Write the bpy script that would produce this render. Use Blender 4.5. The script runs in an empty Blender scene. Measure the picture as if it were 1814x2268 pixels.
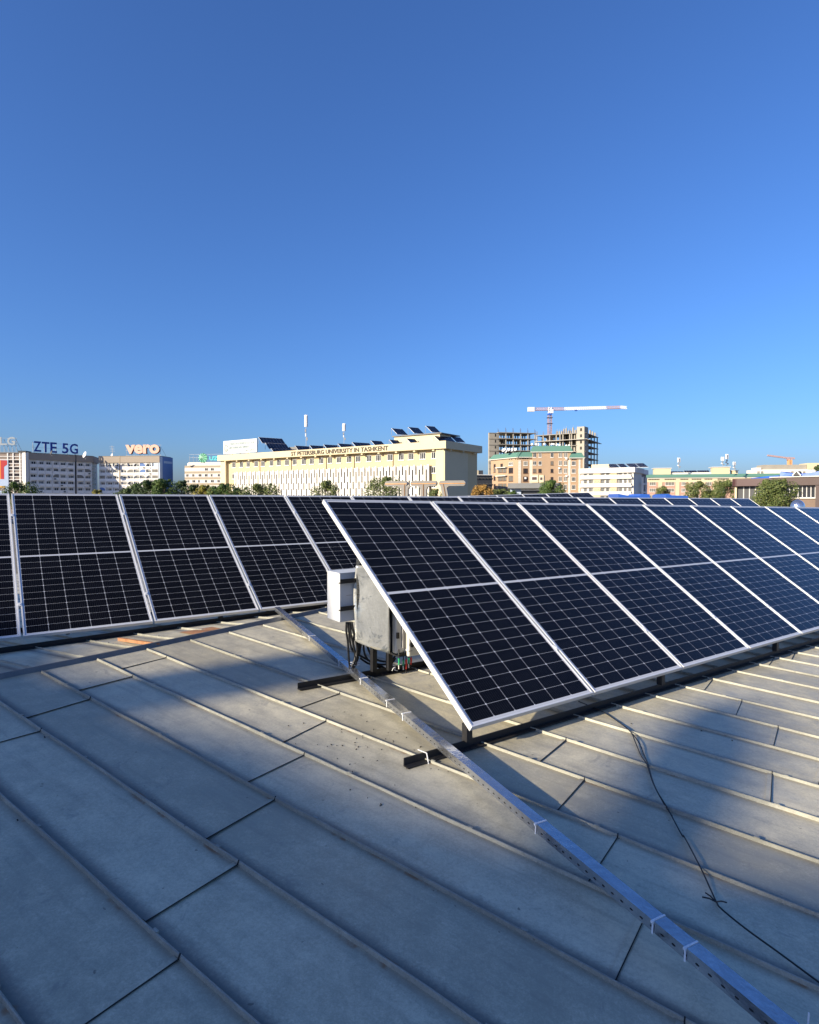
import bpy, bmesh, math, random
from mathutils import Vector, Matrix, noise
random.seed(7)
R = math.radians
S = bpy.context.scene
COL = S.collection

# ---------------------------------------------------------------- camera, sky, sun, exposure
FPX, PW, PH, HZ = 1320.0, 1814.0, 2268.0, 1105.0
PITCH = -math.atan((PH / 2 - HZ) / FPX)
cam_d = bpy.data.cameras.new("camera"); cam = bpy.data.objects.new("camera", cam_d); COL.objects.link(cam)
cam.location = (0, 0, 0); cam.rotation_euler = (math.pi / 2 + PITCH, 0, 0)
cam_d.sensor_fit = 'HORIZONTAL'; cam_d.sensor_width = 36; cam_d.lens = 36 * FPX / PW
cam_d.clip_start = .05; cam_d.clip_end = 6000
S.camera = cam

SUN_AZ, SUN_EL = R(-125.87 + 360), R(20.2)          # clockwise from +Y
w = bpy.data.worlds.new("World"); S.world = w; w.use_nodes = True
nt = w.node_tree; nt.nodes.clear()
sky = nt.nodes.new('ShaderNodeTexSky'); sky.sky_type = 'NISHITA'; sky.sun_disc = False
sky.sun_elevation = SUN_EL; sky.sun_rotation = SUN_AZ
sky.altitude = 400; sky.air_density = 1.2; sky.dust_density = 1.8; sky.ozone_density = 10.0
bg = nt.nodes.new('ShaderNodeBackground'); bg.inputs[1].default_value = 0.105
wo = nt.nodes.new('ShaderNodeOutputWorld')
tint = nt.nodes.new('ShaderNodeMix'); tint.data_type = 'RGBA'; tint.blend_type = 'MULTIPLY'; tint.inputs[0].default_value = 1; tint.inputs[7].default_value = (1.05, .95, 1.03, 1)
nt.links.new(sky.outputs[0], tint.inputs[6]); nt.links.new(tint.outputs[2], bg.inputs[0]); nt.links.new(bg.outputs[0], wo.inputs[0])
sd = bpy.data.lights.new("sun", 'SUN'); sd.energy = 5.0; sd.angle = R(.53); sd.color = (1, .875, .66)
so = bpy.data.objects.new("sun", sd); COL.objects.link(so)
to_sun = Vector((math.sin(SUN_AZ) * math.cos(SUN_EL), math.cos(SUN_AZ) * math.cos(SUN_EL), math.sin(SUN_EL)))
so.rotation_euler = to_sun.to_track_quat('Z', 'Y').to_euler()
S.view_settings.view_transform = 'Standard'; S.view_settings.look = 'None'
S.view_settings.exposure = 0.88; S.view_settings.gamma = 1

# ---------------------------------------------------------------- measuring: a photo pixel as a ray from the camera
CP, SP = math.cos(PITCH), math.sin(PITCH)
def ray(px, py):
    u = (px - PW / 2) / FPX; v = -(py - PH / 2) / FPX
    return Vector((u, CP - v * SP, SP + v * CP))
def at(px, py, Y):
    d = ray(px, py); return d * (Y / d.y)
GX, GY, GZ = -.05423, .03745, -1.599
def roofz(x, y): return GZ + GX * x + GY * y
def ground(px, py, h=0.0):
    d = ray(px, py); return d * ((GZ + h) / (d.z - GX * d.x - GY * d.y))

# ---------------------------------------------------------------- mesh collecting
class MB:
    def __init__(s): s.v = []; s.f = []; s.mi = []; s.cur = 0
    def add(s, vs, fs):
        b = len(s.v); s.v += [Vector(p) for p in vs]
        for f in fs: s.f.append([i + b for i in f]); s.mi.append(s.cur)
    def box(s, x0, x1, y0, y1, z0, z1, M=None):
        vs = [Vector((x, y, z)) for z in (z0, z1) for y in (y0, y1) for x in (x0, x1)]
        if M is not None: vs = [M @ p for p in vs]
        fs = [(0, 2, 3, 1), (4, 5, 7, 6), (0, 1, 5, 4), (2, 6, 7, 3), (0, 4, 6, 2), (1, 3, 7, 5)]
        if M is not None and M.determinant() < 0: fs = [f[::-1] for f in fs]
        s.add(vs, fs)
    def quad(s, a, b, c, d): s.add((a, b, c, d), [(0, 1, 2, 3)])
    def bar(s, a, b, w, h=None, up=(0, 0, 1)):
        a, b = Vector(a), Vector(b); h = h or w; d = (b - a).normalized(); up = Vector(up)
        if abs(d.dot(up)) > .98: up = Vector((1, 0, 0)) if abs(d.x) < .9 else Vector((0, 1, 0))
        x = d.cross(up).normalized(); z = x.cross(d)
        M = Matrix.Translation(a) @ Matrix((x, d, z)).transposed().to_4x4()
        s.box(-w / 2, w / 2, 0, (b - a).length, -h / 2, h / 2, M)
    def tube(s, path, r, n=8, r1=None, cap=True):
        path = [Vector(p) for p in path]; m = len(path); up = Vector((0, 0, 1)); vs = []
        for i, p in enumerate(path):
            d = (path[min(i + 1, m - 1)] - path[max(i - 1, 0)]).normalized()
            u = up if abs(d.dot(up)) < .95 else Vector((1, 0, 0))
            x = d.cross(u).normalized(); y = x.cross(d)
            rr = r if r1 is None else r + (r1 - r) * i / (m - 1)
            for k in range(n):
                t = 2 * math.pi * k / n; vs.append(p + x * (rr * math.cos(t)) + y * (rr * math.sin(t)))
        fs = [(i * n + k, (i + 1) * n + k, (i + 1) * n + (k + 1) % n, i * n + (k + 1) % n)
              for i in range(m - 1) for k in range(n)]
        if cap: fs += [tuple(range(n)), tuple(range((m - 1) * n, m * n))[::-1]]
        s.add(vs, fs)
    def prism(s, pts, depth):                       # 3-D outline pushed along vector depth
        pts = [Vector(p) for p in pts]; n = len(pts); dv = Vector(depth)
        s.add(pts + [p + dv for p in pts],
              [tuple(range(n)), tuple(range(n, 2 * n))[::-1]] + [(i, i + n, (i + 1) % n + n, (i + 1) % n) for i in range(n)])
    def build(s, name, mat, parent=None, smooth=False, fix=True):
        o0 = Vector((0, 0, 0)); p = parent
        while p is not None: o0 += p.location; p = p.parent
        me = bpy.data.meshes.new(name); me.from_pydata([p - o0 for p in s.v], [], s.f)
        mats = mat if isinstance(mat, (list, tuple)) else [mat]
        for m in mats: me.materials.append(m)
        if len(mats) > 1: me.polygons.foreach_set('material_index', s.mi)
        if fix:
            bm = bmesh.new(); bm.from_mesh(me); bmesh.ops.recalc_face_normals(bm, faces=bm.faces); bm.to_mesh(me); bm.free()
        if smooth: me.polygons.foreach_set('use_smooth', [True] * len(me.polygons))
        o = bpy.data.objects.new(name, me); COL.objects.link(o); o.parent = parent
        return o

def tag(o, label=None, cat=None, group=None, kind=None):
    if label: o['label'] = label
    if cat: o['category'] = cat
    if group: o['group'] = group
    if kind: o['kind'] = kind
    return o
def thing(name, label, cat, loc, group=None, kind=None):
    o = bpy.data.objects.new(name, None); COL.objects.link(o); o.location = loc; o.empty_display_size = .2
    return tag(o, label, cat, group, kind)
def copy_tree(o, parent=None):
    c = o.copy(); COL.objects.link(c); c.parent = parent
    for ch in list(o.children): copy_tree(ch, c)
    return c
ORD = ['first', 'second', 'third', 'fourth', 'fifth', 'sixth', 'seventh', 'eighth', 'ninth', 'tenth', 'eleventh', 'twelfth',
       'thirteenth', 'fourteenth', 'fifteenth', 'sixteenth', 'seventeenth', 'eighteenth', 'nineteenth', 'twentieth',
       'twenty-first', 'twenty-second']

# ---------------------------------------------------------------- materials
class NG:
    """small helper for shader node graphs"""
    def __init__(s, mat): s.t = mat.node_tree; s.n = s.t.nodes
    def link(s, a, b): s.t.links.new(a, b)
    def put(s, sock, v):
        if isinstance(v, bpy.types.NodeSocket): s.link(v, sock)
        elif v is not None: sock.default_value = v
    def m(s, op, a, b=None, c=None):
        n = s.n.new('ShaderNodeMath'); n.operation = op
        s.put(n.inputs[0], a); s.put(n.inputs[1], b); s.put(n.inputs[2], c); return n.outputs[0]
    def coord(s, kind='Object'): return s.n.new('ShaderNodeTexCoord').outputs[kind]
    def sep(s, v):
        n = s.n.new('ShaderNodeSeparateXYZ'); s.link(v, n.inputs[0]); return n.outputs
    def mapv(s, v, scale=(1, 1, 1), rot=(0, 0, 0)):
        n = s.n.new('ShaderNodeMapping'); s.link(v, n.inputs[0]); n.inputs[3].default_value = scale; n.inputs[2].default_value = rot
        return n.outputs[0]
    def noise(s, v, scale, detail=4, rough=.55, dist=0):
        n = s.n.new('ShaderNodeTexNoise'); s.link(v, n.inputs['Vector']); n.inputs['Scale'].default_value = scale
        n.inputs['Detail'].default_value = detail; n.inputs['Roughness'].default_value = rough; n.inputs['Distortion'].default_value = dist
        return n.outputs[0]
    def rng(s, v, a, b, c=0., d=1., smooth=True):
        n = s.n.new('ShaderNodeMapRange'); n.interpolation_type = 'SMOOTHSTEP' if smooth else 'LINEAR'
        s.link(v, n.inputs[0])
        for i, k in enumerate((a, b, c, d)): s.put(n.inputs[1 + i], k)
        return n.outputs[0]
    def mix(s, f, a, b, mode='MIX'):
        n = s.n.new('ShaderNodeMix'); n.data_type = 'RGBA'; n.blend_type = mode
        s.put(n.inputs[0], f); s.put(n.inputs[6], a); s.put(n.inputs[7], b); return n.outputs[2]
    def bump(s, h, st, dist):
        n = s.n.new('ShaderNodeBump'); s.link(h, n.inputs['Height']); n.inputs['Strength'].default_value = st
        n.inputs['Distance'].default_value = dist; return n.outputs[0]
def c4(c): return (c[0], c[1], c[2], 1)
def newmat(name, col, rough=.6, metal=0., spec=.5):
    m = bpy.data.materials.new(name); m.use_nodes = True; b = m.node_tree.nodes['Principled BSDF']
    b.inputs['Base Color'].default_value = c4(col); b.inputs['Roughness'].default_value = rough
    b.inputs['Metallic'].default_value = metal; b.inputs['Specular IOR Level'].default_value = spec
    return m, b, NG(m)
_pc = {}
def paint(name, col, rough=.6, metal=0., var=.15, scale=3., spec=.4, bump=0.):
    """plain surface with uneven tone"""
    if name in _pc: return _pc[name]
    m, b, g = newmat(name, col, rough, metal, spec)
    v = g.coord(); n = g.noise(v, scale, 5, .6); n2 = g.noise(v, scale * 9, 3, .6)
    f = g.m('ADD', g.m('MULTIPLY', g.m('SUBTRACT', n, .5), 2 * var), g.m('MULTIPLY', g.m('SUBTRACT', n2, .5), var))
    k = g.m('ADD', f, 1.0)
    mx = g.mix(1.0, c4(col), None, 'MULTIPLY')
    cmb = g.n.new('ShaderNodeCombineColor'); [g.link(k, cmb.inputs[i]) for i in range(3)]
    g.link(cmb.outputs[0], mx.node.inputs[7]); g.link(mx, b.inputs['Base Color'])
    g.link(g.m('ADD', rough, g.m('MULTIPLY', f, .4)), b.inputs['Roughness'])
    if bump: g.link(g.bump(n2, .5, bump), b.inputs['Normal'])
    _pc[name] = m; return m

ANG = R(53.54); E1 = Vector((math.cos(ANG), math.sin(ANG), 0)); E2 = Vector((math.sin(ANG), -math.cos(ANG), 0))
SEAM0, SEAMP, RIDGE_T, FAR = 1.085, .41308, -4.865, .065

def roof_material(name, rust=False, rib=False):
    m, b, g = newmat(name, (.36, .34, .30), .5, .18)
    v = g.coord(); p = g.sep(v)
    h = g.m('ADD', g.m('MULTIPLY', p[0], E1.x), g.m('MULTIPLY', p[1], E1.y))
    t = g.m('ADD', g.m('MULTIPLY', p[0], E2.x), g.m('MULTIPLY', p[1], E2.y))
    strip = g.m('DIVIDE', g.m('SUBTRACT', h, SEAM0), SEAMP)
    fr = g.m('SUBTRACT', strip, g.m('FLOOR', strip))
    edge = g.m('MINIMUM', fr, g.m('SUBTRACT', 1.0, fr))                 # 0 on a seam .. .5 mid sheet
    n1 = g.noise(v, 1.6, 6, .6, .3); n2 = g.noise(v, 9, 6, .65); n3 = g.noise(v, 70, 3, .7)
    wn = g.n.new('ShaderNodeTexWhiteNoise'); wn.noise_dimensions = '1D'; g.link(g.m('FLOOR', strip), wn.inputs['W'])
    tone = g.m('ADD', g.m('MULTIPLY', n1, .6), g.m('MULTIPLY', n2, .7))
    n4 = g.noise(v, 190, 2, .6)
    tone = g.m('ADD', tone, g.m('MULTIPLY', g.m('SUBTRACT', n3, .5), .55))
    tone = g.m('ADD', tone, g.m('MULTIPLY', g.m('SUBTRACT', n4, .5), .45))
    tone = g.m('ADD', tone, g.m('MULTIPLY', g.m('SUBTRACT', wn.outputs[0], .5), .28))
    c = g.mix(g.rng(tone, .35, 1.05), (.375, .34, .245, 1), (.66, .60, .435, 1))
    cv = g.n.new('ShaderNodeCombineXYZ'); g.link(g.m('MULTIPLY', h, 9.), cv.inputs[0]); g.link(g.m('MULTIPLY', t, .7), cv.inputs[1])
    streak = g.noise(cv.outputs[0], 2.2, 5, .65)
    c = g.mix(g.rng(streak, .45, .75, 0, .30), c, (.19, .175, .145, 1))
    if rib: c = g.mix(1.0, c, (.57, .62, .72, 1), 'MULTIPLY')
    blot = g.rng(g.noise(g.mapv(v, (1, 1, 1)), 4.5, 5, .7, 1.2), .60, .70)
    c = g.mix(g.m('MULTIPLY', blot, .35), c, (.17, .17, .165, 1))
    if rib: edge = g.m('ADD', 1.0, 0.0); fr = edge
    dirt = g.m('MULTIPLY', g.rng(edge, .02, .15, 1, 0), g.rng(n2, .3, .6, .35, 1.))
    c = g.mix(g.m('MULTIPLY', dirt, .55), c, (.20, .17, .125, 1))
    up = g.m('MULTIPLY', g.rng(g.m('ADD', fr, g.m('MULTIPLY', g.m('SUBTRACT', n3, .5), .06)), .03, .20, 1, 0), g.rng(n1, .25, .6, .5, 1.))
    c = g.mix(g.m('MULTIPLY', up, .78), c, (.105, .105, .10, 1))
    rs = g.m('MULTIPLY', g.rng(edge, .036, .07, 1, 0), g.rng(g.noise(v, 5, 4, .7), .56, .68))
    c = g.mix(g.m('MULTIPLY', rs, .7), c, (.24, .105, .035, 1))
    sp = g.rng(g.noise(v, 26, 2, .5), .745, .77)
    c = g.mix(g.m('MULTIPLY', sp, .55), c, (.05, .045, .04, 1))
    if rust:
        c = g.mix(g.rng(n2, .25, .6), (.20, .075, .03, 1), (.38, .19, .09, 1))
        b.inputs['Metallic'].default_value = 0
    g.link(c, b.inputs['Base Color'])
    g.link(g.rng(g.m('ADD', n2, g.m('MULTIPLY', n3, .3)), .3, .9, .36, .58), b.inputs['Roughness'])
    hgt = g.m('ADD', g.m('MULTIPLY', g.noise(g.mapv(v, (1, 1, 1)), 2.2, 2, .5), 1.0), g.m('MULTIPLY', n3, .012))
    hgt = g.m('ADD', hgt, g.m('MULTIPLY', n2, .05))
    g.link(g.bump(hgt, .6, .035), b.inputs['Normal'])
    return m
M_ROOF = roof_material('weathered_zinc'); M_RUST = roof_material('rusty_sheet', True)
M_GAP = paint('dark_gap', (.02, .02, .02), .9)
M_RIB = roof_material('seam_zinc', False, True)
M_FRAME = paint('anodised_frame', (.70, .70, .69), .36, .2, .05, 8)
M_BLACK = paint('black_steel', (.016, .016, .018), .5, .0, .3, 30)
M_RAIL = paint('rail_steel', (.10, .095, .085), .6, .2, .3, 12)
M_CABLE = paint('black_cable', (.012, .012, .013), .45, 0, .2, 20)
M_TIE = paint('white_tie', (.72, .73, .75), .4)
M_WHITE_BOX = paint('white_enamel', (.56, .57, .58), .35, 0, .05, 5)
M_CREAM = paint('cream_plastic', (.66, .64, .58), .4, 0, .05, 8)
M_GREY = paint('grey_plastic', (.30, .29, .28), .5)
M_RED = paint('red_plug', (.55, .035, .02), .4); M_GREEN = paint('green_plug', (.02, .30, .13), .4)

def galvanised(name, base=(.52, .52, .52), rough=.3, scale=26, metal=.92, wear_reflect=0.):
    m, b, g = newmat(name, base, rough, metal)
    v = g.coord(); vo = g.n.new('ShaderNodeTexVoronoi'); vo.inputs['Scale'].default_value = scale; g.link(v, vo.inputs['Vector'])
    n1 = g.noise(v, 3, 5, .65, .5); n2 = g.noise(v, 40, 3, .6)
    f = g.m('ADD', g.m('MULTIPLY', g.sep(vo.outputs['Color'])[0], .09), g.m('ADD', g.m('MULTIPLY', n1, .7), g.m('MULTIPLY', n2, .2)))
    cc_ = g.mix(g.rng(f, .3, 1.0), c4([k * .72 for k in base]), c4([min(1, k * 1.22) for k in base]))
    if wear_reflect:                                        # reflections painted in as dark blue-grey patches, plus pale scratches
        pt = g.rng(g.noise(v, 4.2, 7, .72, 1.5), .50, .60); cc_ = g.mix(g.m('MULTIPLY', pt, wear_reflect), cc_, (.17, .20, .23, 1))
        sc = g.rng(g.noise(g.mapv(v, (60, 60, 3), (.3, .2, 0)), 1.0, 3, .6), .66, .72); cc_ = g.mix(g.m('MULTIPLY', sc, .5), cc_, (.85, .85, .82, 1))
    g.link(cc_, b.inputs['Base Color'])
    g.link(g.rng(f, .3, 1., rough - .08, rough + .16), b.inputs['Roughness'])
    g.link(g.bump(g.m('ADD', g.m('MULTIPLY', n1, 1.), g.m('MULTIPLY', n2, .02)), .5, .02), b.inputs['Normal'])
    return m
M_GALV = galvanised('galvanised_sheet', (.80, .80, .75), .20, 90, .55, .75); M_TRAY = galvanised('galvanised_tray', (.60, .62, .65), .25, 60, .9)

PWID, PLEN, PPIT = 1.134, 2.278, 1.154
def cell_material():
    m, b, g = newmat('monocrystalline_cells', (.005, .006, .010), .12, 0, .13)
    p = g.sep(g.coord()); x, y = p[0], p[1]
    cw = (PWID - .052) / 6; chh = (PLEN / 2 - .011 - .030) / 12
    xs = g.m('DIVIDE', g.m('SUBTRACT', x, .026), cw)
    dy = g.m('SUBTRACT', g.m('ABSOLUTE', g.m('SUBTRACT', y, PLEN / 2)), .011)   # from the mid line outwards
    ys = g.m('DIVIDE', dy, chh)
    fx = g.m('SUBTRACT', xs, g.m('ROUND', xs)); fy = g.m('SUBTRACT', ys, g.m('ROUND', ys))
    ax = g.m('MULTIPLY', g.m('ABSOLUTE', fx), cw); ay = g.m('MULTIPLY', g.m('ABSOLUTE', fy), chh)
    line = g.m('MAXIMUM', g.m('LESS_THAN', ax, .0011), g.m('LESS_THAN', ay, .0008))
    node = g.m('LESS_THAN', g.m('ADD', ax, ay), .0085)
    out = g.m('MAXIMUM', g.m('LESS_THAN', dy, .0), g.m('GREATER_THAN', ys, 12.0))
    out = g.m('MAXIMUM', out, g.m('MAXIMUM', g.m('LESS_THAN', xs, 0.), g.m('GREATER_THAN', xs, 6.)))
    white = g.m('MAXIMUM', out, g.m('MAXIMUM', line, node))
    bs = g.m('MULTIPLY', xs, 10.); fb = g.m('ABSOLUTE', g.m('SUBTRACT', g.m('SUBTRACT', bs, g.m('FLOOR', bs)), .5))
    bus = g.m('LESS_THAN', fb, .035)
    wn = g.n.new('ShaderNodeTexWhiteNoise'); wn.noise_dimensions = '2D'
    cb = g.n.new('ShaderNodeCombineXYZ'); g.link(g.m('FLOOR', xs), cb.inputs[0]); g.link(g.m('FLOOR', g.m('DIVIDE', y, chh)), cb.inputs[1]); g.link(cb.outputs[0], wn.inputs['Vector'])
    cell = g.mix(wn.outputs[0], (.0025, .0024, .0030, 1), (.0046, .0045, .0056, 1))
    dust = g.noise(g.coord(), 2.2, 6, .7)
    cell = g.mix(g.m('MULTIPLY', g.rng(dust, .45, .85), .006), cell, (.35, .32, .27, 1))
    c = g.mix(g.m('MULTIPLY', bus, .10), cell, (.30, .31, .34, 1))
    c = g.mix(white, c, (.52, .53, .55, 1))
    g.link(c, b.inputs['Base Color'])
    g.link(g.rng(dust, .3, .8, .13, .24), b.inputs['Roughness'])
    return m
M_CELL = cell_material(); M_BACK = paint('white_backsheet', (.62, .62, .60), .5)

# ---------------------------------------------------------------- the metal roof we stand on
def rp(h, t, dz=0.):
    x = E1.x * h + E2.x * t; y = E1.y * h + E2.y * t
    if t >= RIDGE_T: z = roofz(x, y)
    else:
        q = E1 * h + E2 * RIDGE_T; dt = RIDGE_T - t; z = roofz(q.x, q.y) - FAR * dt - .045 * min(1, dt / .3)
    return Vector((x, y, z + dz))
GROUND_Z = -9.5
roof = thing('metal_roof', 'weathered grey standing-seam metal roof that carries the solar panels', 'roof', rp(0, 0))
roof['kind'] = 'structure'
H0, H1, T0, T1 = -9.0, 30.0, RIDGE_T - 17, 9.0
def slope(t0, t1, name):
    mb = MB(); nh = int((H1 - H0) / (SEAMP / 2)); nt_ = int((t1 - t0) / .3)
    hs = [H0 + (H1 - H0) * i / nh for i in range(nh + 1)]; ts = [t0 + (t1 - t0) * j / nt_ for j in range(nt_ + 1)]
    vs = []
    for hh in hs:
        for tt in ts:
            d = .006 * noise.noise(Vector((hh * 1.3, tt * .8, 3.))) if RIDGE_T + .2 < tt else 0
            vs.append(rp(hh, max(tt, RIDGE_T) if t0 >= RIDGE_T else tt, d))
    m = nt_ + 1
    mb.add(vs, [(i * m + j, i * m + j + 1, (i + 1) * m + j + 1, (i + 1) * m + j) for i in range(nh) for j in range(nt_)])
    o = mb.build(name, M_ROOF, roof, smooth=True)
    if o.data.polygons[0].normal.z < 0: o.data.flip_normals()
    return o
slope(RIDGE_T, T1, 'roof_slope'); slope(T0, RIDGE_T, 'roof_slope')
def seam(h, t0, t1, mat=M_RIB, hh=.016):
    mb = MB(); prof = [(-.0075, -.004), (-.0045, hh * .9), (-.001, hh), (.003, hh * .85), (.0055, -.004)]; n = max(2, int((t1 - t0) / .22)); vs = []
    sd_ = h * 7.3
    for j in range(n + 1):
        t = t0 + (t1 - t0) * j / n; wob = .006 * noise.noise(Vector((sd_, t * 1.1, 0))) + .004 * noise.noise(Vector((sd_, t * 5, 9)))
        hz = 1 + .22 * noise.noise(Vector((sd_, t * 2.3, 5)))
        for (a, z) in prof: vs.append(rp(h + a + wob, t, z * (hz if z > 0 else 1)))
    m = len(prof)
    mb.add(vs, [(j * m + i, (j + 1) * m + i, (j + 1) * m + i + 1, j * m + i + 1) for j in range(n) for i in range(m - 1)])
    mb.add([vs[i] for i in range(m)], [tuple(range(m))]); mb.add([vs[n * m + i] for i in range(m)], [tuple(range(m))])
    # folded clips on the fold
    t = t0 + random.uniform(.3, .9)
    while t < min(t1, 6):
        q = rp(h + .003 + .006 * noise.noise(Vector((sd_, t * 1.1, 0))), t, hh * .82); d = (rp(h, t + .1) - rp(h, t)).normalized()
        mb.bar(q - d * .012, q + d * .012, .012, .010); t += random.uniform(.55, 1.3)
    return mb.build('standing_seam', mat, roof)
for k in range(-14, 46):
    seam(SEAM0 + k * SEAMP, RIDGE_T + .03 + random.uniform(0, .05), T1 - .3 if k < 14 else 6)
rust_h = None
for k in range(-14, 26):
    hh = SEAM0 + k * SEAMP + .09
    seam(hh, RIDGE_T - 2.6, RIDGE_T - .03)
# ridge fold
mb = MB(); n = 130; prof = [(-.03, 0.0), (-.012, .034), (.012, .036), (.03, .0)]; vs = []
for j in range(n + 1):
    h = H0 + (H1 - H0) * j / n; wz = .008 * noise.noise(Vector((h * 2.1, 0, 1))); wt = .02 * noise.noise(Vector((h * 1.4, 4, 1)))
    for (a, z) in prof: vs.append(rp(h, RIDGE_T, 0) + E2 * (a + wt) + Vector((0, 0, z * (1 + 6 * wz) - .002)))
mb.add(vs, [(j * 4 + i, j * 4 + i + 1, (j + 1) * 4 + i + 1, (j + 1) * 4 + i) for j in range(n) for i in range(3)])
mb.build('ridge_fold', paint('ridge_zinc', (.17, .17, .165), .55, .3, .35, 9), roof)
# laps between sheets, measured in the photo as (left end, right end)
laps = [((0, 1645), (81, 1623)), ((60, 1591), (198, 1550)), ((176, 1530), (291, 1500)), ((271, 1482), (366, 1458)), ((553, 1732), (675, 1673)),
        ((664, 1569), (745, 1540)), ((640, 1640), (725, 1597)), ((457, 1860), (609, 1773)), ((321, 2045), (520, 1921)), ((199, 2266), (386, 2134)),
        ((1198, 1686), (1248, 1645)), ((1239, 1792), (1293, 1730)), ((1632, 1582), (1644, 1552)), ((1714, 1651), (1725, 1608)), ((1562, 1527), (1577, 1507)),
        ((1329, 1917), (1368, 1856)), ((1368, 2164), (1421, 2048)), ((1520, 2330), (1522, 2250)), ((1811, 1745), (1830, 1690))]
mb = MB(); mb2 = MB()
def lap(k, t, t2=None):
    a, b = SEAM0 + k * SEAMP + .010, SEAM0 + (k + 1) * SEAMP - .010; t2 = t + random.uniform(-.03, .03) if t2 is None else t2
    for q in range(4):
        f0, f1 = q / 4, (q + 1) / 4; dz = Vector((0, 0, .005))
        P0, P1 = rp(a + (b - a) * f0, t + (t2 - t) * f0, .0) + dz, rp(a + (b - a) * f1, t + (t2 - t) * f1, .0) + dz
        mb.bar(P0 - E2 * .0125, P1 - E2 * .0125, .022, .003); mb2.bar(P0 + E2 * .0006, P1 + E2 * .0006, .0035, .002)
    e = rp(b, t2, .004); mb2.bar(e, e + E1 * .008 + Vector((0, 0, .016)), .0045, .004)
used = {}
for a, b in laps:
    ga, gb = ground(*a), ground(*b); g = (ga + gb) / 2; k = math.floor((g.dot(E1) - SEAM0) / SEAMP); ta, tb = sorted((ga, gb), key=lambda q: q.dot(E1)); ta, tb = ta.dot(E2), tb.dot(E2)
    m_ = (ta + tb) / 2; df = max(-.12, min(.12, tb - ta)); lap(k, m_ - df / 2, m_ + df / 2); used.setdefault(k, []).append(m_)
for k in range(-8, 34):
    ts = used.get(k, [random.uniform(-3, -1)])
    for s_ in (1, 2, 3):
        t = max(ts) + 2.05 * s_
        if t < 8: lap(k, t)
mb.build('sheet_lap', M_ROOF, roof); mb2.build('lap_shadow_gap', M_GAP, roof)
# rusty sheet and rusty fold beyond the ridge
def far_point(px, py):
    d = ray(px, py); n_ = Vector((-(GX * 0), 0, 1))
    lo, hi = 2.0, 14.0
    for _ in range(60):
        mid = (lo + hi) / 2; q = d * mid; z = rp(q.dot(E1), min(q.dot(E2), RIDGE_T)).z
        if q.z > z: lo = mid
        else: hi = mid
    return d * lo
ks = [far_point(*p) for p in ((397, 1401), (441, 1408), (507, 1396), (470, 1389))]
mb = MB(); mb.add([q + Vector((0, 0, .004)) for q in ks], [(0, 1, 2, 3)]); mb.build('rusty_sheet', M_RUST, roof)
a, b = far_point(264, 1418), far_point(350, 1431); mb = MB(); mb.bar(a + Vector((0, 0, .012)), b + Vector((0, 0, .012)), .03, .028); mb.build('rusty_fold', M_RUST, roof)
# walls under the roof
mb = MB()
cs = [rp(H0 + .3, T1 - .3), rp(H1 - .3, T1 - .3), rp(H1 - .3, T0 + .3), rp(H0 + .3, T0 + .3)]
for i in range(4):
    p, q = cs[i], cs[(i + 1) % 4]
    mb.add([Vector((p.x, p.y, GROUND_Z)), Vector((q.x, q.y, GROUND_Z)), q - Vector((0, 0, .05)), p - Vector((0, 0, .05))], [(0, 1, 2, 3)])
mb.build('wall', paint('render_wall', (.45, .42, .36), .8), roof)
mb = MB(); r_ = 4000; mb.quad((-r_, -r_, GROUND_Z), (r_, -r_, GROUND_Z), (r_, r_, GROUND_Z), (-r_, r_, GROUND_Z))
tag(mb.build('ground', paint('dusty_ground', (.16, .145, .115), .9, 0, .3, .05)), kind='structure')

# ---------------------------------------------------------------- solar panels
def make_panel():
    root = thing('solar_panel', '', 'solar panel', (0, 0, 0))
    mb = MB(); W_, L_, e = PWID, PLEN, .012
    for (x0, x1, y0, y1) in ((0, e, 0, L_), (W_ - e, W_, 0, L_), (e, W_ - e, 0, e), (e, W_ - e, L_ - e, L_)):
        mb.box(x0, x1, y0, y1, -.035, 0)
        mb.box(x0 + .001, x1 - .001, y0 + .001, y1 - .001, -.0352, .0012)
    mb.build('frame', M_FRAME, root)
    mb = MB(); mb.box(e, W_ - e, e, L_ - e, -.009, -.003); mb.build('cell_sheet', M_CELL, root)
    mb = MB(); mb.box(e, W_ - e, e, L_ - e, -.014, -.0095); mb.build('backsheet', M_BACK, root)
    for y in (.42, L_ - .42):
        mb = MB(); mb.box(W_ + .001, W_ + .019, y - .022, y + .022, -.03, .003); mb.box(W_ - .006, W_ + .026, y - .022, y + .022, .0016, .0042)
        mb.tube([(W_ + .01, y, .004), (W_ + .01, y, .009)], .006, 6); mb.build('clamp', M_FRAME, root)
    return root
panel0 = make_panel(); first = [True]
def row_frame(top, yaw, sl, ti):
    d = Vector((math.cos(yaw) * math.cos(sl), math.sin(yaw) * math.cos(sl), math.sin(sl)))
    n = Vector((math.sin(yaw), -math.cos(yaw), 0)); dn = n * math.cos(ti) - Vector((0, 0, math.sin(ti)))
    z = d.cross(-dn).normalized(); y = z.cross(d).normalized()
    M = Matrix((d, y, z)).transposed().to_4x4()
    return M, Vector(top) - y * PLEN
def panel_row(top, yaw, sl, ti, k0, k1, label, group):
    M, org = row_frame(top, yaw, sl, ti)
    for i, k in enumerate(range(k0, k1)):
        o = panel0 if first[0] else copy_tree(panel0); first[0] = False
        o.matrix_world = Matrix.Translation(org + M.col[0].xyz * (k * PPIT + .010)) @ M
        o['label'] = label(i); o['group'] = group
    return M, org
A_TOP, A_YAW, A_SL, A_TI = (-.724, 4.941, -.004), R(36.2), R(-.85), R(35.55)
B_TOP, B_YAW, B_SL, B_TI = (-4.68, 6.989, .063), R(36.28), R(-.15), R(35.9)
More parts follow.
